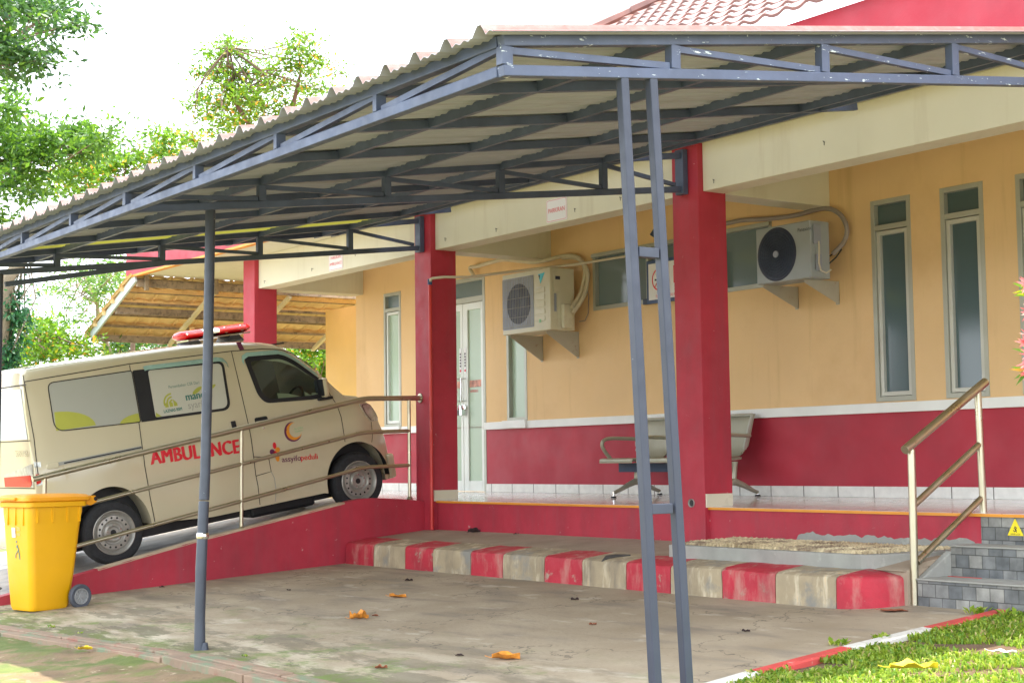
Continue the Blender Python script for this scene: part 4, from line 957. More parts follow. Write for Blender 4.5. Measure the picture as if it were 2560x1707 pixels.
# headlamp, tail lamp, mirror, bumper details
hd = side_poly(rpoly([(2.846, 1.075), (2.975, 1.062), (3.050, .962), (3.085, .865), (2.960, .868), (2.885, .96)], .02, 3), .012, 'headlight', 'clearlens', thick=.02)
side_line(rpoly([(2.876, 1.062), (2.990, 1.050), (3.050, .962), (3.085, .885), (2.972, .880), (2.90, .97)], .02, 3)[:24] + [(2.876, 1.05)], 'lamp_seal', .008, 'black', .010, hd)
mb = MB(); mb.box(HW_ - .10, HW_ - .012, -.637, -.5, .73, .868); bm_ = mb
bm_.v = [(x, y, z) for x, y, z in bm_.v]
tl = MB()
def rear_y(h): return -.60 - (.0 if h < .7 else 0)
def topinv(h): # rear face y at height h
    P = [(h_, s_) for s_, h_ in TOP[:8]]; return lerp_profile(P, h)
def rear_poly(pts, off, name, m, parent=None, thick=.004):
    mb = MB(); n = len(pts); a = [(x, topinv(h) - off, h) for x, h in pts]; b = [(x, topinv(h) - off + thick, h) for x, h in pts]
    mb.add(a + b, [tuple(range(n))[::-1]] + [(i, (i + 1) % n, n + (i + 1) % n, n + i) for i in range(n)]); return mb.build(name, m, parent or van, smooth=0)
tlr = rear_poly([(.0, .845), (.785, .845), (.790, 1.055), (.50, 1.02), (.0, .96)], .012, 'tail_light', 'clearlens', thick=.012)
rear_poly([(.0, .848), (.72, .848), (.765, .87), (.768, .925), (.74, .955), (.0, .935)], .018, 'red_lens', 'redlens', tlr, .014)
tls = side_poly([(-.585, .85), (-.525, .86), (-.515, 1.06), (-.572, 1.07)], .004, 'tail_light', 'clearlens', thick=.004)
side_poly([(-.583, .868), (-.548, .872), (-.54, .90), (-.548, .955), (-.578, .958)], .0065, 'red_lens', 'redlens', tls, .003)
rear_poly([(-.72, 1.28), (.72, 1.28), (.64, 1.74), (-.64, 1.74)], .006, 'rear_window', mat('pale_rear_window_film', (.62, .68, .72), .15, var=.04), thick=.004)
rear_poly([(-.80, 1.766), (.80, 1.766), (.80, 1.778), (-.80, 1.778)], .003, 'panel_gap', 'darkgap', thick=.001)
rear_poly([(-.80, .83), (.80, .83), (.80, .838), (-.80, .838)], .003, 'panel_gap', 'darkgap', thick=.001)
rear_poly([(-.80, 1.262), (.79, 1.262), (.79, 1.270), (-.80, 1.270)], .003, 'panel_gap', 'darkgap', thick=.001)
vs, fs = textmesh('GRAN MAX', .085, .03, .85, 'RIGHT'); MB().add([(.74 + u, topinv(1.14) - .010, 1.125 + v) for u, v in vs], fs).build('badge_lettering', 'chrome', van, smooth=0, normals=False)
side_line([(-.508, 1.86), (-.52, 1.55), (-.528, 1.28), (-.55, 1.05), (-.562, .87)])
MB().box(-.80, .815, -.68, -.56, .26, .52).build('rear_bumper', 'van', van, smooth=0, bevel=.03)
MB().box(-.70, .70, 3.14, 3.235, .24, .50).build('front_bumper', 'van', van, smooth=0, bevel=.03)
side_poly([(3.03, .33), (3.18, .235), (3.205, .26), (3.205, .44), (3.09, .50)], .002, 'bumper_corner', 'van', thick=.02)
mb = MB().box(.70, .86, 2.43, 2.50, 1.20, 1.40); mi = mb.build('wing_mirror', 'van', van, smooth=0, bevel=.025); MB().box(.695, .865, 2.425, 2.431, 1.22, 1.39).build('mirror_glass', 'black', mi, smooth=0); MB().box(.68, .84, 2.38, 2.54, 1.175, 1.205).build('mirror_arm', 'black', mi, smooth=0, bevel=.01)
# windscreen
mb = MB(); rows = []
for s in (2.26, 2.36, 2.474, 2.546, 2.615, 2.67):
    t = lerp_profile(TOP, s); rows.append([(q * (wid(s) - inset(t) - .15), s, t + .02 * (1 - q * q) + .004) for q in (-1, -.6, -.2, .2, .6, 1)])
mb.grid(rows).build('windscreen', glass_mat('windscreen_glass', (.02, .03, .035), .03), van, smooth=40)
MB().tube([(.45, 2.70, 1.205), (.52, 2.715, 1.215), (.60, 2.72, 1.21)], .012, 8).build('wiper', 'black', van, smooth=50)
MB().box(.5, .54, -.0, .001, 0, .001)
# roof light bar on its two feet
lb = bpy.data.objects.new('light_bar', None); COL.objects.link(lb); lb.parent = van; lb.location = (.10, 1.66, 1.95)
def LBm(mb, name, m, par=None, **k): return mb.build(name, m, par or lb, **k)
def lens(s0, s1, name, m, hw=.16):
    mb = MB(); rows = []; 
    for k in range(13):
        y = s0 + (s1 - s0) * k / 12; e = 1
        if abs(y) > .34: e = max(.25, 1 - ((abs(y) - .34) / .07) ** 2 * .75)
        rows.append([(math.cos(R(a)) * hw * e, y, .075 + math.sin(R(a)) * .048 * e) for a in range(0, 360, 24)])
    mb.grid(rows, closed=True); n = 15
    mb.f += [tuple(range(n)), tuple(12 * n + q for q in range(n))]; mb.mi += [0, 0]
    return LBm(mb, name, m, smooth=50)
lens(-.40, -.16, 'red_lens', 'redlens'); lens(.02, .40, 'red_lens', 'redlens')
lens(-.158, .018, 'siren_housing', 'chrome', .165)
LBm(MB().box(-.15, .15, -.33, .36, .012, .026), 'base_rail', 'chrome', smooth=0)
for y in (-.27, .18):
    mb = MB(); mb.prism([(y - .09, -.035), (y + .10, -.055), (y + .05, .012), (y - .05, .012)], 0, -.14, .16); LBm(mb, 'foot', 'black', smooth=0, bevel=.005)
for y in (.10, .28): LBm(MB().lathe([(0, -.02), (.03, -.02), (.035, .0), (.03, .02), (0, .02)], (.12, y, .075), 'x', 14), 'beacon_reflector', 'chrome', smooth=40)
mb = MB(); mb.tube([(.22, 1.78, 1.895), (.50, 1.80, 1.905)], .006, 6); mb.build('roof_cable', 'black', van, smooth=40)
side_poly([(1.66, 1.80), (1.71, 1.80), (1.69, 1.88), (1.64, 1.88)], .001, 'dark_strap', 'purple', thick=.004)
MB().box(.35, .60, 2.08, 2.20, 1.80, 1.815).build('roof_trim', 'black', van, smooth=0)

# ------------------------------------------------------------------ wheelie bin
bn = empty('wheelie_bin', 'yellow two-wheeled rubbish bin with orange lid beside the ramp wall', 'bin', (-3.60, -4.16, gz(-4.17)), (0, 0, R(12)))
def ring(hw, y0, y1, z, r):
    return [(x, y, z) for x, y in rrect(-hw, hw, y0, y1, r, 5)]
mb = MB(); rows = [ring(.17, -.20, .13, .0, .05), ring(.185, -.21, .15, .03, .055), ring(.20, -.232, .19, .30, .055), ring(.222, -.258, .235, .75, .05), ring(.225, -.262, .245, .80, .045), ring(.225, -.262, .245, .86, .045)]
mb.grid(rows, closed=True); n = len(rows[0]); mb.f += [tuple(range(n))]; mb.mi += [0]
bb = mb.build('body', 'bin', bn, smooth=40)
mb = MB(); rows = [ring(.236, -.275, .262, .845, .05), ring(.246, -.285, .275, .85, .05), ring(.246, -.285, .275, .885, .05), ring(.236, -.275, .262, .892, .05)]; mb.grid(rows, closed=True).build('rim_collar', 'bin', bn, smooth=40)
for y in (-.19, -.05, .09, .20): MB().prism([(y - .003, .72), (y + .006, .72), (y + .012, .848), (y - .012, .848)], 0, .219, .232).build('rib', 'bin', bn, smooth=0)
for x in (-.12, .0, .12): MB().prism([(x - .005, .70), (x + .005, .70), (x + .014, .848), (x - .014, .848)], 1, -.268, -.253).build('rib', 'bin', bn, smooth=0)
mb = MB(); rows = [ring(.245, -.30, .30, .893, .05), ring(.252, -.308, .31, .90, .05), ring(.250, -.305, .31, .925, .05), ring(.225, -.28, .29, .945, .06), ring(.15, -.20, .22, .952, .06)]
mb.grid(rows, closed=True); n = len(rows[0]); mb.f += [tuple(4 * n + k for k in range(n)), tuple(range(n))]; mb.mi += [0, 0]
ld = mb.build('lid', 'lid', bn, smooth=40)
MB().box(-.10, .10, -.33, -.29, .905, .93).build('lid_grip', 'lid', ld, smooth=0, bevel=.008)
mb = MB(); mb.prism([(.26, .86), (.26, .935), (.36, .93), (.385, .905), (.37, .875), (.32, .85)], 0, .18, .215); mb.prism([(.26, .86), (.26, .935), (.36, .93), (.385, .905), (.37, .875), (.32, .85)], 0, -.215, -.18); mb.tube([(-.215, .365, .90), (.215, .365, .90)], .014, 10)
mb.build('handle', 'lid', bn, smooth=30, bevel=.004); MB().lathe([(0, 0), (.018, 0), (.018, -.006)], (.219, .36, .905), 'x', 14).build('handle_end', 'black', bn, smooth=0)
MB().tube([(-.26, .20, .10), (.26, .20, .10)], .012, 10).build('axle', 'black', bn, smooth=40)
for sx in (-1, 1):
    wl = bpy.data.objects.new('wheel', None); COL.objects.link(wl); wl.parent = bn; wl.location = (.245 * sx, .20, .10); wl.rotation_euler = (0, 0, 0 if sx > 0 else math.pi)
    MB().lathe([(.066, -.022), (.092, -.024), (.100, -.016), (.101, .012), (.092, .024), (.070, .022), (.066, .012)], (0, 0, 0), 'x', 36).build('tyre', mat('grey_rubber', (.07, .08, .10), .7, var=.1), wl, smooth=35)
    mb = MB(); mb.lathe([(.066, .012), (.066, .022), (.058, .022), (.056, .006)], (0, 0, 0), 'x', 32); mb.lathe([(0, .02), (.016, .02), (.018, .0)], (0, 0, 0), 'x', 16)
    mb.lathe([(.057, .004), (.0, .004)], (0, 0, 0), 'x', 24)
    for k in range(10):
        a = 2 * math.pi * k / 10; mb.bar((.010, .015 * math.cos(a), .015 * math.sin(a)), (.010, .058 * math.cos(a), .058 * math.sin(a)), .012, .007, up=(1, 0, 0))
    mb.build('rim', mat('grey_plastic_rim', (.30, .31, .31), .5), wl, smooth=30)
def bin_front(x, z): # front face leans with height
    return -.2 - (z * .075 if z < .8 else .062) - .009
fr = MB(); fr.add([(x, bin_front(x, z) - .001, z) for x, z in ((-.06, .60), (-.005, .60), (-.005, .68), (-.06, .68))], [(0, 1, 2, 3)]); fr.build('white_sticker', 'plastic', bb, smooth=0, normals=False)
for t_, x_, z_, s_ in (('120', .0, .655, .045), ('LITER', .0, .615, .028)):
    vs, fs = textmesh(t_, s_, .02, 1); MB().add([(x_ + u, bin_front(0, z_ + v) - .001, z_ + v) for u, v in vs], fs).build('lettering', 'vgreen', bb, smooth=0, normals=False)
mb = MB()
def bseg(p, q, w_): mb.bar((p[0], bin_front(0, p[1]) - .001, p[1]), (q[0], bin_front(0, q[1]) - .001, q[1]), .002, w_, up=(1, 0, 0) if abs(p[1] - q[1]) > abs(p[0] - q[0]) else (0, 0, 1))
for p, q, w_ in (((.01, .54), (.03, .50), .012), ((.03, .50), (.045, .42), .012), ((.03, .50), (-.015, .46), .008), ((-.015, .46), (-.02, .43), .008), ((.0, .52), (.02, .53), .012)): bseg(p, q, w_)
mb.lathe([(0, 0), (.010, 0)], (.005, bin_front(0, .56) - .0015, .565), 'y', 10); mb.build('litter_pictogram', 'teal', bb, smooth=0, normals=False)

# ------------------------------------------------------------------ air conditioners on the wall
def condenser(x0, x1, y0, y1, z0, z1, style, label):
    cx, cz = (x0 + x1) / 2, (z0 + z1) / 2
    e = empty('air_conditioner', label, 'air conditioner', (cx, y1, z0), group='air conditioner outdoor units on the wall')
    def A(mb, name, m, par=None, **k): mb.v = [(x - cx, y - y1, z - z0) for x, y, z in mb.v]; return mb.build(name, m, par or e, **k)
    sh = 'ac' if style == 1 else 'acb'
    A(MB().box(x0, x1, y0, y1, z0, z1), 'casing', sh, smooth=0, bevel=.008)
    if style == 1:
        fx, fz, fr_ = -4.065, cz - .01, .215; gx0, gx1 = x0 + .012, -3.80
        A(MB().box(gx0, gx1, y0 - .006, y0 - .001, z0 + .05, z1 - .05), 'recess', 'acring', smooth=0, bevel=.002)
        A(MB().lathe([(0, -.008), (fr_, -.008), (fr_, -.004)], (fx, y0, fz), 'y', 40), 'fan_opening', 'acdark', smooth=0)
        mb = MB()
        for k in range(19): x = gx0 + .012 + k * (gx1 - gx0 - .024) / 18; mb.tube([(x, y0 - .016, z0 + .06), (x, y0 - .016, z1 - .06)], .0022, 5)
        for k in range(6): z = z0 + .07 + k * (z1 - z0 - .14) / 5; mb.tube([(gx0 + .01, y0 - .014, z), (gx1 - .01, y0 - .014, z)], .0022, 5)
        A(mb, 'wire_grille', 'bracket', smooth=60)
        mb = MB()
        for k in range(5): z = z0 + .10 + k * .075; mb.prism(rrect(-3.775, -3.60, z, z + .055, .012, 3), 1, y0 - .007, y0 - .0005)
        A(mb, 'louvres', sh, smooth=0, bevel=.003)
        A(MB().prism([(-3.71, z1 - .055), (-3.60, z1 - .045), (-3.675, z1 - .155)], 1, y0 - .0045, y0 - .001), 'brand_triangle', 'turq', smooth=0)
        A(MB().prism([(-3.705, z1 - .065), (-3.675, z1 - .065), (-3.69, z1 - .11)], 1, y0 - .006, y0 - .005), 'brand_mark', 'navy', smooth=0)
        A(MB().box(-3.745, -3.665, y0 - .004, y0 - .001, z1 - .25, z1 - .19), 'energy_sticker', 'plastic', smooth=0); A(MB().box(-3.715, -3.695, y0 - .0055, y0 - .0042, z1 - .24, z1 - .20), 'energy_sticker', 'turq', smooth=0)
        A(MB().box(-3.70, -3.665, y0 - .009, y0 - .0075, z0 + .085, z0 + .12), 'green_sticker', 'vgreen', smooth=0)
    else:
        fx, fz, fr_ = -.225, 2.147, .222
        mb = MB(); mb.lathe([(0, -.006), (fr_, -.006), (fr_ + .012, -.001)], (fx, y0, fz), 'y', 48); A(mb, 'fan_opening', 'acdark', smooth=0)
        mb = MB()
        for r_ in (.05, .075, .10, .125, .15, .175, .20): mb.tube([(fx + r_ * math.cos(R(a)), y0 - .013, fz + r_ * math.sin(R(a))) for a in range(0, 361, 12)], .0022, 5, False)
        for k in range(24):
            a = R(15 * k); mb.tube([(fx + q * math.cos(a + (.2 - q) * 2.2), y0 - .011, fz + q * math.sin(a + (.2 - q) * 2.2)) for q in (.03, .09, .15, .205)], .0018, 4)
        A(mb, 'fan_guard', 'benchdark', smooth=60)
        A(MB().lathe([(0, -.02), (.028, -.019), (.032, -.010)], (fx, y0, fz), 'y', 24), 'fan_hub', 'acring', smooth=40)
        vs, fs = textmesh('Panasonic', .045, .01, .95); A(MB().add([(.03 + u, y0 - .0015, z1 - .085 + v) for u, v in vs], fs), 'brand_lettering', 'navy', smooth=0, normals=False)
    # side panel facing along the porch
    ym = y0 + (y1 - y0) * .28
    A(MB().box(x1 + .001, x1 + .006, ym, y1 - .03, z0 + .06, z1 - .03), 'side_panel', sh, smooth=0, bevel=.002)
    if style == 1:
        A(MB().box(x1 + .007, x1 + .014, y0 + .035, y0 + .15, z1 - .25, z1 - .06), 'wiring_cover', sh, smooth=0, bevel=.004)
        A(MB().box(x1 + .015, x1 + .017, y0 + .06, y0 + .12, z1 - .125, z1 - .09), 'grip_slot', 'acdark', smooth=0)
        A(MB().box(x1 + .007, x1 + .009, y0 + .045, y0 + .075, z0 + .19, z0 + .38), 'rating_label', 'acring', smooth=0)
        A(MB().box(x1 + .007, x1 + .06, y0 + .13, y0 + .25, z0 + .02, z0 + .27), 'valve_cover', sh, smooth=0, bevel=.01)
    else:
        A(MB().box(x1 + .007, x1 + .016, y0 + .03, y0 + .12, z1 - .20, z1 - .03), 'wiring_cover', 'acring', smooth=0, bevel=.004)
        A(MB().box(x1 + .007, x1 + .03, y0 + .05, y0 + .11, z0 + .06, z0 + .20), 'valve_block', 'acring', smooth=0, bevel=.004)
    for bx, bz in (((x0 + .12, z0), (x1 - .10, z0)) if style == 1 else ((x0 + .06, z0), (x1 - .10, z0))):
        d = .25 if style == 1 else .17; ya, yb = y0 + .02, YW - .002
        mb = MB(); mb.add([(bx, ya, bz - .004), (bx, yb, bz - .004), (bx, yb, bz - .02 - d), (bx, yb - .03, bz - .02 - d), (bx, ya, bz - .03)], [(0, 1, 2, 3, 4)])
        mb.add([(bx - .003, y, z) for _, y, z in mb.v[:5]], [(4, 3, 2, 1, 0)]); mb.f += [(i, (i + 1) % 5, 5 + (i + 1) % 5, 5 + i) for i in range(5)]; mb.mi += [0] * 5
        mb.box(bx - .04, bx, ya, yb, bz - .0035, bz - .0005); mb.box(bx - .04, bx, yb - .003, yb, bz - .03 - d, bz)
        A(mb, 'bracket', 'bracket', smooth=0)
    mb = MB()
    for bx in (x0 + .10, x1 - .13): mb.box(bx - .03, bx + .03, y0 + .05, y1 - .05, z0 - .0, z0 + .001)
    return e
condenser(-4.372, -3.512, 1.11, 1.43, 1.745, 2.395, 1, 'ivory air conditioner unit with square wire grille, near the glass door')
condenser(-.475, .172, 1.11, 1.345, 1.905, 2.395, 2, 'grey air conditioner unit with round black fan, right of the near column')
def walltube(pts, r, name, m, label, cat, y=None, n=10, smooth_iter=2):
    P = [hit(px, py, 1, yy) for px, py, yy in pts]
    for _ in range(smooth_iter):
        Q = [P[0]]
        for a, b in zip(P, P[1:]): Q += [a * .75 + b * .25, a * .25 + b * .75]
        Q.append(P[-1]); P = Q
    return tag(MB().tube(P, r, n).build(name, m, smooth=60), label, cat)
def U(u, v, y=1.5): return (1240 + u / 4.9, 620 + v / 4.9, y)
def V(u, v, y=1.5): return (1780 + u / 5.6, 500 + v / 5.6, y)
pp = walltube([(1185, 690, 1.5), (1171, 668, 1.5), (1190, 667, 1.5), (1230, 655, 1.5), (1260, 648, 1.5), (1300, 653, 1.5), U(480, 180), U(620, 150), U(800, 100), U(950, 90), U(1040, 130), U(1100, 260), U(1080, 400), U(1040, 560, 1.45), U(930, 730, 1.32)], .022, 'insulated_pipe', 'pipewrap', 'beige insulated pipe looping over the ivory air conditioner', 'pipe')
o2 = MB(); P = [hit(*q[:2], 1, q[2]) for q in (U(820, 120), U(960, 110), U(1060, 160), U(1130, 290), U(1120, 430), U(1080, 600, 1.45), U(940, 800, 1.32))]
for _ in range(2):
    Q = [P[0]]
    for a, b in zip(P, P[1:]): Q += [a * .75 + b * .25, a * .25 + b * .75]
    Q.append(P[-1]); P = Q
o2.tube(P, .022, 10).build('second_pipe', 'pipewrap', pp, smooth=60)
P = [hit(*q[:2], 1, q[2]) for q in (U(1115, 460, 1.53), U(1135, 600, 1.54), U(1130, 800, 1.54), U(1090, 890, 1.54), U(1020, 900, 1.5))]
MB().tube(P, .005, 6).build('drain_hose', 'duct', pp, smooth=60)
p2 = walltube([(1700, 578, 1.5), (1815, 560, 1.5), V(400, 280), V(800, 270), V(1200, 215), V(1400, 150), V(1550, 115), V(1700, 130), V(1830, 230), V(1900, 400), V(1870, 560), V(1800, 650, 1.45), V(1690, 760, 1.40)], .021, 'insulated_pipe', 'duct', 'brown taped pipe curving round the grey air conditioner', 'pipe')
P = [hit(*q[:2], 1, q[2]) for q in (V(1495, 580, 1.13), V(1500, 700, 1.11), V(1498, 880, 1.11), V(1530, 990, 1.11), V(1600, 1022, 1.11), V(1670, 975, 1.16))]
MB().tube(P, .007, 8).build('power_cable', 'pvc', p2, smooth=60)
for pts in ((V(1815, 690, 1.45), V(1740, 800, 1.40), V(1640, 890, 1.34), V(1540, 940, 1.28)), (V(1680, 765, 1.40), V(1600, 810, 1.34), V(1540, 840, 1.28))):
    MB().tube([hit(*q[:2], 1, q[2]) for q in pts], .006, 8).build('copper_line', 'black', p2, smooth=60)
# pvc conduit from the column across to the wide window, and red downpipe on the column
cd = tag(MB().tube([(-4.02, -.035, 2.23), (-4.02, -.035, 2.255), (-3.99, -.03, 2.262), (-3.90, .05, 2.27), (-3.90, .34, 2.285), hit(1290, 678, 1, .9), hit(1448, 660, 1, 1.40), hit(1640, 628, 1, 1.40), hit(1648, 590, 1, 1.42), hit(1655, 576, 1, 1.45)], .014, 10).build('pvc_conduit', 'pvc', smooth=50), 'thin beige conduit running from the middle column past the wide window', 'pipe')
MB().tube([hit(1630, 590, 1, 1.41), hit(1640, 575, 1, 1.43)], .028, 10).build('black_joint', 'benchdark', cd, smooth=40)
dp = tag(MB().tube([(-4.045, -.028, -.29), (-4.045, -.028, 2.20)], .017, 12).build('downpipe', 'redpvc', smooth=50), 'thin red painted downpipe on the front of the middle column', 'pipe')
MB().tube([(-4.045, -.028, 2.20), (-4.043, -.030, 2.26)], .024, 12).build('pipe_elbow', 'signblue', dp, smooth=40)
dr = tag(MB().lathe([(.026, .002), (.034, -.012), (.036, .001)], (-.155, .0, .03), 'y', 20).build('drain_outlet', 'cement', smooth=40), 'small round pipe outlet in the near red column base', 'drain')
MB().lathe([(0, -.001), (.026, -.001), (.026, .001)], (-.155, .0, .03), 'y', 20).build('dark_bore', 'black', dr, smooth=0)

# ------------------------------------------------------------------ signs
def sign(x0, x1, z0, z1, y, lines, label, name='sign', ink='signred', face='plastic'):
    e = tag(MB().prism(rrect(x0, x1, z0, z1, .02, 4), 1, y - .005, y).build(name, face, smooth=0), label, 'sign')
    for t_, s_, zz, bold, sx in lines:
        vs, fs = textmesh(t_, s_, bold, sx, 'CENTER'); MB().add([((x0 + x1) / 2 + u, y - .0065, zz + v) for u, v in vs], fs).build('lettering', ink, e, smooth=0, normals=False)
    mb = MB(); R0 = rrect(x0 + .008, x1 - .008, z0 + .008, z1 - .008, .018, 4); R1 = rrect(x0 + .011, x1 - .011, z0 + .011, z1 - .011, .016, 4); n = len(R0)
    mb.add([(a, y - .0062, b) for a, b in R0] + [(a, y - .0062, b) for a, b in R1], [(i, (i + 1) % n, n + (i + 1) % n, n + i) for i in range(n)]); mb.build('border_line', ink, e, smooth=0, normals=False)
    return e
sign(-2.14, -1.825, 2.588, 2.80, .056, [('PARKIRAN', .060, 2.675, .01, .90)], 'white sign reading PARKIRAN on the cream beam')
sign(-6.33, -6.005, 2.588, 2.80, .056, [('PARKIRAN', .050, 2.715, .0, 1.0), ('AMBULANCE', .050, 2.645, .0, .95)], 'faded sign reading PARKIRAN AMBULANCE on the farther beam')
ns = tag(MB().box(-2.41, -1.42, YW - .075, YW - .045, 1.925, 2.355).build('no_smoking_board', 'signblue', smooth=0, bevel=.004), 'blue framed no smoking board partly behind the near column', 'sign')
MB().box(-2.375, -1.455, YW - .078, YW - .0755, 1.96, 2.32).build('board_face', 'plastic', ns, smooth=0)
yy = YW - .0795
mb = MB(); mb.lathe([(.098, 0), (.112, 0)], (-2.21, yy, 2.155), 'y', 40); mb.bar((-2.285, yy, 2.08), (-2.135, yy, 2.23), .0006, .013, up=(0, 1, 0)); mb.build('ban_ring', 'signred', ns, smooth=0, normals=False)
mb = MB(); mb.box(-2.28, -2.14, yy + .0003, yy + .0008, 2.145, 2.163); mb.tube([(-2.16, yy, 2.17), (-2.17, yy, 2.195), (-2.155, yy, 2.215), (-2.165, yy, 2.235)], .004, 5); mb.build('cigarette', 'navy', ns, smooth=0)
MB().box(-2.00, -1.475, yy, yy + .001, 2.10, 2.27).build('red_panel', 'signred', ns, smooth=0)
for t_, s_, x_, z_, m_ in (('ANDA MEMASUKI', .062, -1.97, 2.205, 'plastic'), ('BEBAS ROKOK', .072, -1.98, 2.115, 'plastic'), ('DILARANG MEROKOK', .026, -1.99, 2.06, 'navy'), ('DI AREA INI', .026, -1.99, 2.03, 'navy'), ('TERIMA KASIH ATAS PERHATIANNYA', .040, -2.27, 1.975, 'signred')):
    vs, fs = textmesh(t_, s_, .02, .72); MB().add([(x_ + u, yy - .0008, z_ + v) for u, v in vs], fs).build('lettering', m_, ns, smooth=0, normals=False)
MB().box(-2.50, -2.42, YW - .05, YW - .02, 1.93, 1.985).build('clip', 'benchdark', ns, smooth=0)

# ------------------------------------------------------------------ waiting bench
bc = empty('waiting_bench', 'three-seat metal waiting bench behind the near column', 'bench', (-1.6, 1.15, .03))
def BC(mb, name, m='bench', par=None, **k): mb.v = [(x + 1.6, y - 1.15, z - .03) for x, y, z in mb.v]; return mb.build(name, m, par or bc, **k)
BX = [(-2.45, -1.93), (-1.90, -1.38), (-1.40, -.89)]
for a, b in BX:
    a += .03; b -= .0
    mb = MB(); rows = []
    for y, z in ((.855, .375), (.86, .395), (.90, .405), (1.05, .392), (1.20, .388), (1.27, .40)): rows.append([(a, y, z), (b, y, z)])
    rows2 = [[(x, y, z - .018) for x, y, z in r] for r in rows]; mb.grid(rows); mb.grid(rows2); mb.grid([rows[0], rows2[0]]); mb.grid([[r[0] for r in rows], [r[0] for r in rows2]]); mb.grid([[r[1] for r in rows], [r[1] for r in rows2]])
    BC(mb, 'seat', smooth=40)
    prof_b = [(1.27, .405), (1.315, .43), (1.345, .50), (1.375, .60), (1.405, .70), (1.43, .775), (1.445, .79)]
    mb = MB(); rows = [[(a + (.05 if i < 2 else 0), y, z), (a + .045, y, z), (b - .045, y, z), (b - (.05 if i < 2 else 0), y, z)] for i, (y, z) in enumerate(prof_b)]
    rows2 = [[(x, y + .016, z) for x, y, z in r] for r in rows]; mb.grid(rows); mb.grid(rows2)
    for j in (0, 3): mb.grid([[r[j] for r in rows], [r[j] for r in rows2]])
    mb.grid([rows[-1], rows2[-1]]); bk = BC(mb, 'backrest', smooth=40)
    # raised frame round each perforated back
    fr2 = MB(); q0 = [(a + .012, 1.318, .47), (a + .012, 1.428, .782), (b - .012, 1.428, .782), (b - .012, 1.318, .47)]
    for p, q in zip(q0, q0[1:]): fr2.bar(p, q, .02, .035, up=(0, 1, .3))
    BC(fr2, 'back_frame', MT['alu'], par=None, smooth=0, bevel=.004)
BC(MB().box(-2.38, -.88, 1.06, 1.12, .27, .355), 'cross_beam', 'benchdark', smooth=0)
def arm(x):
    P = [Vector(p) for p in ((x, 1.36, .59), (x, 1.20, .595), (x, 1.02, .60), (x, .93, .585), (x, .90, .54), (x, .93, .48), (x, 1.0, .41), (x, 1.02, .385))]
    for _ in range(2):
        Q = [P[0]]
        for a, b in zip(P, P[1:]): Q += [a * .75 + b * .25, a * .25 + b * .75]
        Q.append(P[-1]); P = Q
    BC(MB().tube(P, .018, 10), 'armrest', smooth=60)
for x in (-2.44, -1.915, -1.39, -.87): arm(x)
for x in (-2.22, -.87):
    mb = MB(); mb.tube([(x, 1.16, .36), (x, 1.16, .30), (x, 1.15, .20), (x, 1.15, .165)], [.035, .027, .026, .032], 12)
    mb.tube([(x, 1.15, .185), (x, 1.05, .15), (x, .92, .095), (x, .86, .075)], [.034, .026, .019, .016], 10); mb.tube([(x, 1.15, .185), (x, 1.26, .15), (x, 1.38, .10), (x, 1.44, .08)], [.034, .026, .019, .016], 10)
    lg_ = BC(mb, 'leg', smooth=60)
    for y in (.86, 1.44):
        BC(MB().tube([(x, y, .035 + SL * y * .3), (x, y, .09)], .012, 10), 'foot_stem', 'chrome', smooth=50); BC(MB().lathe([(0, .018), (.022, .016), (.028, 0)], (x, y, .001 + SL * y), 'z', 14), 'rubber_foot', 'black', smooth=40)

# ------------------------------------------------------------------ fallen leaves and scraps
def leaf(px, py, size, m, label, seed, zc=None, name='fallen_leaf', hgt=.4):
    r_ = random.Random(seed)
    if zc is None:
        rr = ray(px, py); t = (-.5406 + .059 * CAM.y - CAM.z) / (rr.z - .059 * rr.y); p = CAM + rr * t
    else:
        p = hit(px, py, 2, zc)
    n = 9; mb = MB(); rows = []; a0 = r_.uniform(-.5, .5); wv = r_.uniform(.6, 1.2)
    for i in range(n + 1):
        u = i / n; wd = size * .34 * math.sin(math.pi * min(.98, max(.04, u ** .8))) * (1 + .25 * math.sin(i * 2.3 + seed)); row = []
        for v in (-1, -.5, 0, .5, 1):
            x = (u - .5) * size; y = v * wd; z = .004 + size * hgt * (.35 * v * v * (1 + .5 * math.sin(i + seed)) + .22 * math.sin(u * 7 * wv + seed) ** 2 * (abs(v) + .3))
            row.append((x, y, z))
        rows.append(row)
    mb.grid(rows); mb.tube([(-size * .5, 0, .01), (-size * .62, .01 * size, .012), (-size * .75, -.03 * size, .02)], size * .012, 5)
    o = mb.build(name, m, smooth=70); o.location = p; o.rotation_euler = (0, 0, math.atan2(_x.x, 1) * 0 + R(50) + a0)
    return tag(o, label, 'leaf', 'fallen leaves on the ground')
leaf(995, 1493, .15, 'dryleaf', 'flat orange leaf nearest the row of kerbstones', 1, hgt=.25)
leaf(898, 1547, .14, 'dryleaf', 'curled yellow orange leaf right of the bent pole', 2, hgt=.6)
leaf(938, 1540, .05, 'brownleaf', 'tiny red brown leaf beside the curled yellow one', 3)
leaf(1265, 1648, .17, 'dryleaf', 'large curled orange leaf near the bottom centre', 4, hgt=.40)
leaf(953, 1671, .07, 'brownleaf', 'small pinkish brown leaf near the bottom left of centre', 5)
leaf(1482, 1562, .05, 'brownleaf', 'small red leaf left of the pipe posts', 6)
leaf(1437, 1500, .06, 'darkleaf', 'small dark leaf left of the pipe posts near the kerb', 7)
leaf(2236, 1528, .17, 'brownleaf', 'long red brown leaf by the rounded corner kerbstone', 8, hgt=.1)
leaf(213, 1624, .10, 'yellowleaf', 'small yellow orange leaf on the soil by the border stones', 9)
leaf(1186, 1331, .13, 'darkleaf', 'crumpled purple black leaf on the raised platform', 10, -.302, hgt=.6)
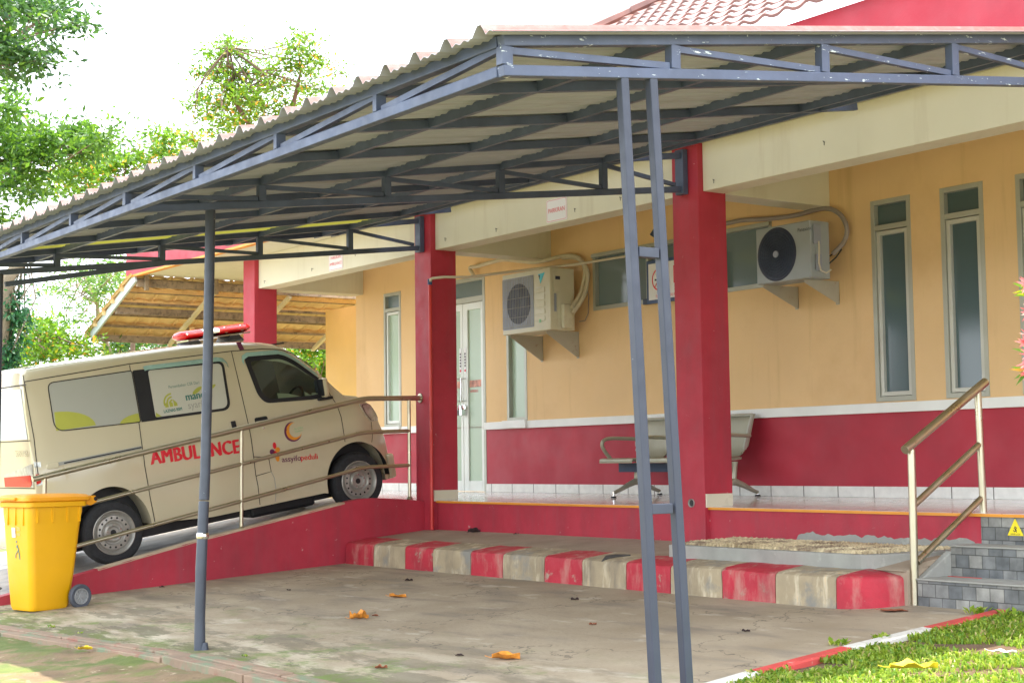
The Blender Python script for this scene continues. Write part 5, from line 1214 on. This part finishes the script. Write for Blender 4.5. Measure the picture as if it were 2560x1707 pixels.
leaf(1290, 1336, .05, 'darkleaf', 'tiny dark leaf right of the crumpled one on the platform', 11, -.302)
leaf(1022, 1452, .07, 'darkleaf', 'small dark leaf close below the second red kerbstone', 12)
leaf(1865, 1579, .05, 'darkleaf', 'dark speck of leaf right of the square pipe posts', 13)
leaf(722, 1476, .04, 'darkleaf', 'small dark leaf between bent pole and kerb row', 14)
leaf(405, 1468, .05, 'darkleaf', 'small dark leaf left of the bent pole near the ramp wall', 15)
leaf(1149, 1640, .05, 'darkleaf', 'small dark leaf just left of the large orange one', 16)
yl = leaf(2285, 1672, .22, 'yellowleaf', 'big yellow leaf curled on the sunlit grass', 17, -.60, hgt=.22)
leaf(2510, 1632, .12, 'plastic', 'bleached white leaf on the sunlit grass near the right edge', 18, -.57, hgt=.15)
# dark rock at the far left
bm = bmesh.new(); bmesh.ops.create_icosphere(bm, subdivisions=3, radius=.28)
for v in bm.verts: v.co *= 1 + .25 * noise.noise(v.co * 5); v.co.z *= .55
me = bpy.data.meshes.new('rock'); bm.to_mesh(me); bm.free(); me.materials.append(MT['rock']); o = bpy.data.objects.new('rock', me); COL.objects.link(o); o.location = (-4.95, -4.35, gz(-4.3) + .02); tag(o, 'dark rounded rock behind the yellow bin at the left edge', 'rock')
# weeds along the slab edge
def weed(px, py, n, h, label, seed):
    rr = ray(px, py); t = (-.5406 + .059 * CAM.y - CAM.z) / (rr.z - .059 * rr.y); p = CAM + rr * t; r_ = random.Random(seed); mb = MB()
    for i in range(n):
        a = r_.random() * 6.28; L = h * .62 * (.5 + r_.random() * .7); lean = .4 + r_.random() * .8; dx, dy = math.cos(a), math.sin(a); wd = L * .22; q = r_.random() * h * .4; bx, by = r_.uniform(-h, h) * .5, r_.uniform(-h, h) * .5
        mb.add([(bx, by, 0), (bx + dx * L * .5 * lean - dy * wd, by + dy * L * .5 * lean + dx * wd, L * .5), (bx + dx * L * lean, by + dy * L * lean, L * .7), (bx + dx * L * .5 * lean + dy * wd, by + dy * L * .5 * lean - dx * wd, L * .5)], [(0, 1, 2, 3)])
    o = mb.build('weed', 'grassblade', smooth=0, normals=False); o.location = p; tag(o, label, 'weed', 'small weeds rooted in the slab and lawn edges')
for a in ((130, 1568, 16, .05, 'bright lime weed between the bin and border stones', 1), (200, 1583, 14, .03, 'flat weed tuft right of the lime weed by the border', 2), (612, 1640, 12, .035, 'small bluish weed in the crack right of the bent pole', 3), (2095, 1612, 26, .09, 'upright leafy weed against the white lawn border', 4), (2440, 1535, 30, .10, 'leafy weed standing at the red lawn border on the right', 5), (2205, 1600, 26, .08, 'weed tuft at the joint between white and red lawn border', 6), (1890, 1690, 24, .07, 'weed tuft beside the bottom red lawn border stone', 7), (2535, 1540, 20, .10, 'round-leaved weed at the right edge of the photo', 8)): weed(*a)

# ------------------------------------------------------------------ plants and trees
def leaves(mb, c, rx, ry, rz, n, size, rnd, aspect=.38, clump=7, droop=.0):
    for _ in range(max(1, n // clump)):
        while True:
            d = Vector((rnd.uniform(-1, 1), rnd.uniform(-1, 1), rnd.uniform(-1, 1)))
            if d.length < 1: break
        d *= (.75 + .45 * noise.noise(d * 2.3 + c))
        b = c + Vector((d.x * rx, d.y * ry, d.z * rz))
        tw = Vector((rnd.gauss(0, 1), rnd.gauss(0, 1), rnd.gauss(0, .6) - droop)).normalized()
        for k in range(clump):
            p = b + tw * (k * size * .55) + Vector((rnd.gauss(0, 1), rnd.gauss(0, 1), rnd.gauss(0, 1))) * size * .35
            a = (tw * .5 + Vector((rnd.gauss(0, 1), rnd.gauss(0, 1), rnd.gauss(0, .7) - droop))).normalized(); L = size * rnd.uniform(.6, 1.3)
            s_ = a.cross(Vector((rnd.gauss(0, 1), rnd.gauss(0, 1), rnd.gauss(0, 1) + .6))).normalized() * L * aspect * .5
            mb.add([p, p + a * L * .5 + s_, p + a * L, p + a * L * .5 - s_], [(0, 1, 2, 3)])
def tree(label, blobs, trunk, dist, lm, leaf_size, dens, seed, bark='bark', cat='tree', group='trees beyond the car park', aspect=.38, depth=.8, tr=(.09, .03), droop=.0, name='tree'):
    """blobs (px,py,rx,ry in photo pixels) give the outline seen; each is a real volume at its own distance"""
    rnd = random.Random(seed); base = at(trunk[0][0], trunk[0][1], dist)
    e = empty(name, label, cat, base, group=group); ppm = F / dist; mb = MB(); tb = MB(); T_ = [at(x, y, dist) for x, y in trunk]
    for q in range(1, len(T_) - 1): T_[q] += Vector((rnd.uniform(-.1, .1), rnd.uniform(-.1, .1), 0))
    rs = [tr[0] + (tr[1] - tr[0]) * k / (len(T_) - 1) for k in range(len(T_))]; tb.tube([p - base for p in T_], rs, 9)
    for (px, py, rx, ry) in blobs:
        c = at(px, py, dist + rnd.uniform(-depth, depth)); X_, Z_ = rx / ppm, ry / ppm
        leaves(mb, c - base, X_, max(X_, Z_), Z_, int(dens * 3.4 * rx * ry / 100) + 40, leaf_size, rnd, aspect, droop=droop)
        st_ = T_[rnd.randrange(max(1, len(T_) // 2), len(T_))]; mid = (c + st_) / 2 + Vector((rnd.uniform(-.2, .2), rnd.uniform(-.2, .2), rnd.uniform(-.2, .1)))
        tb.tube([st_ - base, mid - base, c - base], [.013, .009, .004], 5)
        for _ in range(1):
            d = c + Vector((rnd.uniform(-1, 1) * X_, rnd.uniform(-1, 1) * X_, rnd.uniform(-1, 1) * Z_)); tb.tube([mid - base, (c + d) / 2 - base, d - base], [.006, .004, .002], 5)
    mb.build('crown', lm, e, smooth=0, normals=False); tb.build('trunk', bark, e, smooth=50)
    return e
S1 = lambda u, v, a, b: (u / 2.8, v / 2.8, a / 2.8, b / 2.8)
S2 = lambda u, v, a, b: (u / 2.613, v / 2.613, a / 2.613, b / 2.613)
S3 = lambda u, v, a, b: (u / 4.612, 600 + v / 4.612, a / 4.612, b / 4.612)
tree('dark leafy branches reaching in from the left above the canopy', [S1(*q) for q in ((-80, 0, 140, 150), (90, 20, 130, 90), (250, 60, 120, 90), (390, 70, 80, 90), (250, 170, 90, 50), (440, 190, 60, 50), (540, 150, 60, 26), (630, 165, 28, 18), (0, 110, 90, 60), (20, 290, 90, 70), (120, 380, 120, 60), (240, 430, 90, 60), (330, 455, 50, 22), (60, 470, 90, 60), (390, 350, 50, 30), (130, 560, 50, 26), (-20, 380, 60, 90))],
     [(-360, 1300), (-330, 700), (-260, 300), (-120, 160), (0, 60)], 15, 'leafdark', .075, 9.5, 11, tr=(.2, .02))
tree('dense green tree spreading at the left just above the canopy edge', [S1(*q) for q in ((-60, 900, 110, 120), (60, 930, 110, 80), (200, 950, 120, 70), (330, 970, 120, 80), (470, 950, 120, 80), (590, 950, 110, 75), (700, 970, 90, 70), (120, 1050, 150, 80), (300, 1080, 130, 70), (520, 1050, 130, 80), (650, 1060, 100, 70), (170, 1170, 80, 80), (230, 1250, 110, 60), (100, 1290, 120, 50), (250, 1360, 110, 50), (0, 1110, 80, 80), (-30, 1320, 80, 60), (830, 960, 40, 40), (0, 1530, 70, 60), (60, 760, 90, 60), (0, 620, 60, 26), (100, 700, 60, 30))],
     [(-380, 1250), (-350, 800), (-160, 480), (20, 410), (160, 365)], 17, 'leafmid', .078, 10.5, 12, tr=(.2, .02))
tree('lime green bushy tree showing over the canopy roof edge', [S1(*q) for q in ((450, 1230, 110, 80), (560, 1200, 120, 90), (560, 1310, 130, 60), (690, 1180, 120, 90), (700, 1270, 120, 60), (820, 1150, 100, 70), (930, 1140, 90, 70), (1040, 1130, 80, 50), (640, 1060, 110, 70), (1120, 940, 60, 60), (1110, 1000, 60, 60), (1190, 1040, 90, 60), (1300, 960, 60, 50), (1370, 1020, 50, 40), (1160, 1100, 80, 40), (980, 1080, 50, 50), (420, 1320, 60, 60))],
     [(330, 1150), (330, 800), (320, 600), (310, 450)], 27, 'leaflight', .10, 11, 13, tr=(.05, .02))
tree('tall slender tree with two airy crowns against the white sky', [S2(*q) for q in ((1480, 260, 60, 30), (1500, 320, 120, 60), (1400, 370, 90, 50), (1600, 380, 80, 60), (1440, 470, 130, 80), (1560, 480, 110, 70), (1290, 480, 60, 50), (1480, 570, 110, 70), (1580, 610, 90, 60), (1340, 640, 110, 60), (1450, 680, 140, 60), (1240, 690, 50, 40), (1570, 700, 70, 50), (1350, 760, 70, 50), (1540, 790, 70, 50), (1940, 270, 80, 40), (1900, 340, 80, 60), (2020, 350, 80, 60), (2100, 420, 90, 50), (1960, 440, 110, 60), (1830, 440, 70, 60), (1740, 470, 80, 50), (1700, 550, 80, 70), (1800, 560, 100, 60), (1680, 640, 60, 60), (2000, 590, 80, 50), (2080, 560, 60, 50), (1840, 700, 60, 50), (2110, 590, 40, 40), (2010, 250, 40, 20), (1740, 740, 60, 50), (1600, 760, 90, 50), (1480, 800, 110, 50), (1700, 690, 90, 50), (1620, 830, 90, 40), (1880, 760, 90, 40), (1420, 870, 110, 40), (1250, 930, 100, 50), (2240, 480, 25, 14), (1950, 660, 60, 30))],
     [(640, 700), (620, 420), (605, 310), (590, 240), (575, 180), (572, 120)], 22, 'leaflight', .075, 8.0, 14, tr=(.05, .012))
e = [o for o in bpy.data.objects if o.get('label', '').startswith('tall slender')][0]
P = [at(x, y, 22) - Vector(e.location) for x, y in ((728, 300), (733, 262), (745, 210), (752, 180), (745, 120))]; MB().tube(P, [.05, .035, .024, .016, .006], 8).build('second_trunk', 'bark', e, smooth=50)
tree('leaning trunk wrapped in deep green climbing vine at the left', [S3(*q) for q in ((185, 540, 30, 60), (185, 640, 38, 70), (195, 740, 45, 70), (180, 840, 60, 70), (90, 900, 50, 70), (200, 920, 45, 60), (80, 1020, 60, 70), (110, 1130, 70, 70), (60, 1240, 80, 80), (130, 1330, 80, 70), (60, 1430, 90, 60), (75, 660, 36, 14))],
     [(10, 1000), (14, 860), (22, 780), (34, 700), (48, 640), (62, 580)], 19, 'vine', .07, 26, 15, bark='barkp', tr=(.10, .06), depth=.15, droop=.5)
tree('thin sapling with feathery leaves between the canopy and tiled shelter', [S3(*q) for q in ((880, 430, 90, 40), (1000, 460, 90, 50), (1080, 400, 90, 50), (1150, 330, 110, 60), (1260, 300, 120, 60), (1180, 470, 110, 80), (1310, 430, 120, 90), (1280, 560, 120, 90), (1150, 590, 90, 60), (1180, 680, 90, 40), (990, 680, 90, 40), (840, 600, 90, 38), (740, 580, 50, 30), (560, 560, 80, 34), (640, 610, 60, 26), (430, 620, 60, 20), (940, 780, 60, 40), (900, 930, 90, 36), (800, 940, 70, 26), (700, 860, 60, 22), (1060, 910, 60, 40), (800, 290, 50, 30), (700, 330, 90, 26), (1400, 330, 90, 60), (1400, 460, 80, 80))],
     [(275, 890), (262, 840), (248, 790), (240, 760), (226, 725), (210, 690)], 24, 'leafpale', .085, 11, 16, bark='barkp', tr=(.045, .02), aspect=.3)
tree('mass of light green shrubs behind the ambulance roof at the left', [S3(*q) for q in ((420, 930, 110, 50), (520, 960, 90, 60), (330, 1010, 130, 50), (480, 1050, 140, 70), (620, 1060, 130, 60), (350, 1140, 130, 60), (500, 1180, 140, 80), (680, 1160, 130, 70), (250, 1260, 120, 60), (400, 1300, 150, 70), (580, 1300, 150, 70), (760, 1250, 130, 70), (900, 1210, 110, 60), (860, 1300, 150, 60), (1030, 1260, 110, 50), (1150, 1300, 90, 40), (200, 1360, 130, 60), (380, 1400, 150, 50), (130, 1440, 110, 50), (1220, 1270, 40, 40))],
     [(150, 1000), (120, 900), (110, 850), (100, 820)], 23, 'leaflight', .085, 14, 17, cat='shrub', tr=(.03, .02), name='shrub')
tree('dark green shrubs just beyond the tiled shelter eave', [S3(*q) for q in ((1320, 1170, 60, 90), (1370, 1250, 70, 70), (1440, 1200, 60, 80), (1500, 1260, 60, 60))] + [(345, 850, 22, 18), (420, 855, 40, 16), (480, 862, 40, 16), (560, 866, 40, 14)],
     [(310, 960), (305, 900), (300, 870)], 28, 'leafdark', .10, 14, 18, cat='shrub', tr=(.06, .03), name='shrub')
tree('bright leafy bush seen past the ambulance windscreen', [(330, 850, 24, 22), (380, 848, 30, 14), (440, 850, 34, 14), (500, 852, 36, 14), (700, 858, 30, 14), (740, 865, 40, 26), (790, 865, 40, 26), (770, 905, 50, 32), (810, 930, 30, 40), (810, 870, 24, 30), (830, 900, 30, 60)],
     [(800, 1000), (790, 950), (780, 900)], 31, 'leaflight', .11, 14, 19, cat='bush', tr=(.06, .03), name='bush')
# red-leaved shrub intruding at the right edge, close to the camera
e = empty('flowering_shrub', 'shrub with pink red leaf tips poking in at the right edge', 'shrub', (6.9, -4.75, gz(-4.75)))
rnd = random.Random(4); fl = MB(); gr = MB(); stm = MB(); b0 = Vector(e.location)
def spray(mb, px, py, dist, n, L, spread=1.0, left=True):
    c = at(px, py, dist)
    for k in range(n):
        a = R(rnd.uniform(120, 240)); d = (-right * abs(math.cos(a)) * 1.0 + Vector((0, 0, 1)) * math.sin(a) * spread + fwd * rnd.uniform(-.4, .4)).normalized()
        s_ = d.cross(fwd + Vector((rnd.uniform(-.4, .4),) * 3)).normalized() * L * .10; l_ = L * rnd.uniform(.6, 1.1); p = c - b0
        mb.add([p, p + d * l_ * .4 + s_, p + d * l_, p + d * l_ * .4 - s_], [(0, 1, 2, 3)])
for px, py, n in ((2570, 715, 9), (2575, 780, 5), (2575, 840, 7), (2568, 858, 8), (2575, 885, 8), (2572, 905, 8), (2575, 930, 9), (2590, 700, 8), (2600, 860, 10), (2600, 900, 10), (2580, 780, 5)): spray(fl, px, py, 4.6, n, .036)
for px, py, n in ((2575, 722, 5), (2575, 735, 3), (2575, 880, 3), (2570, 925, 4), (2610, 760, 8), (2620, 840, 8)): spray(gr, px, py, 4.62, n, .052, .8)
stm.tube([(0, 0, 0), at(2600, 1100, 4.7) - b0, at(2590, 900, 4.65) - b0, at(2585, 700, 4.62) - b0], [.014, .008, .005, .003], 8)
fl.build('red_leaf_tips', 'flower', e, smooth=0, normals=False); gr.build('green_leaves', 'leaflight', e, smooth=0, normals=False); stm.build('stem', 'bark', e, smooth=50)
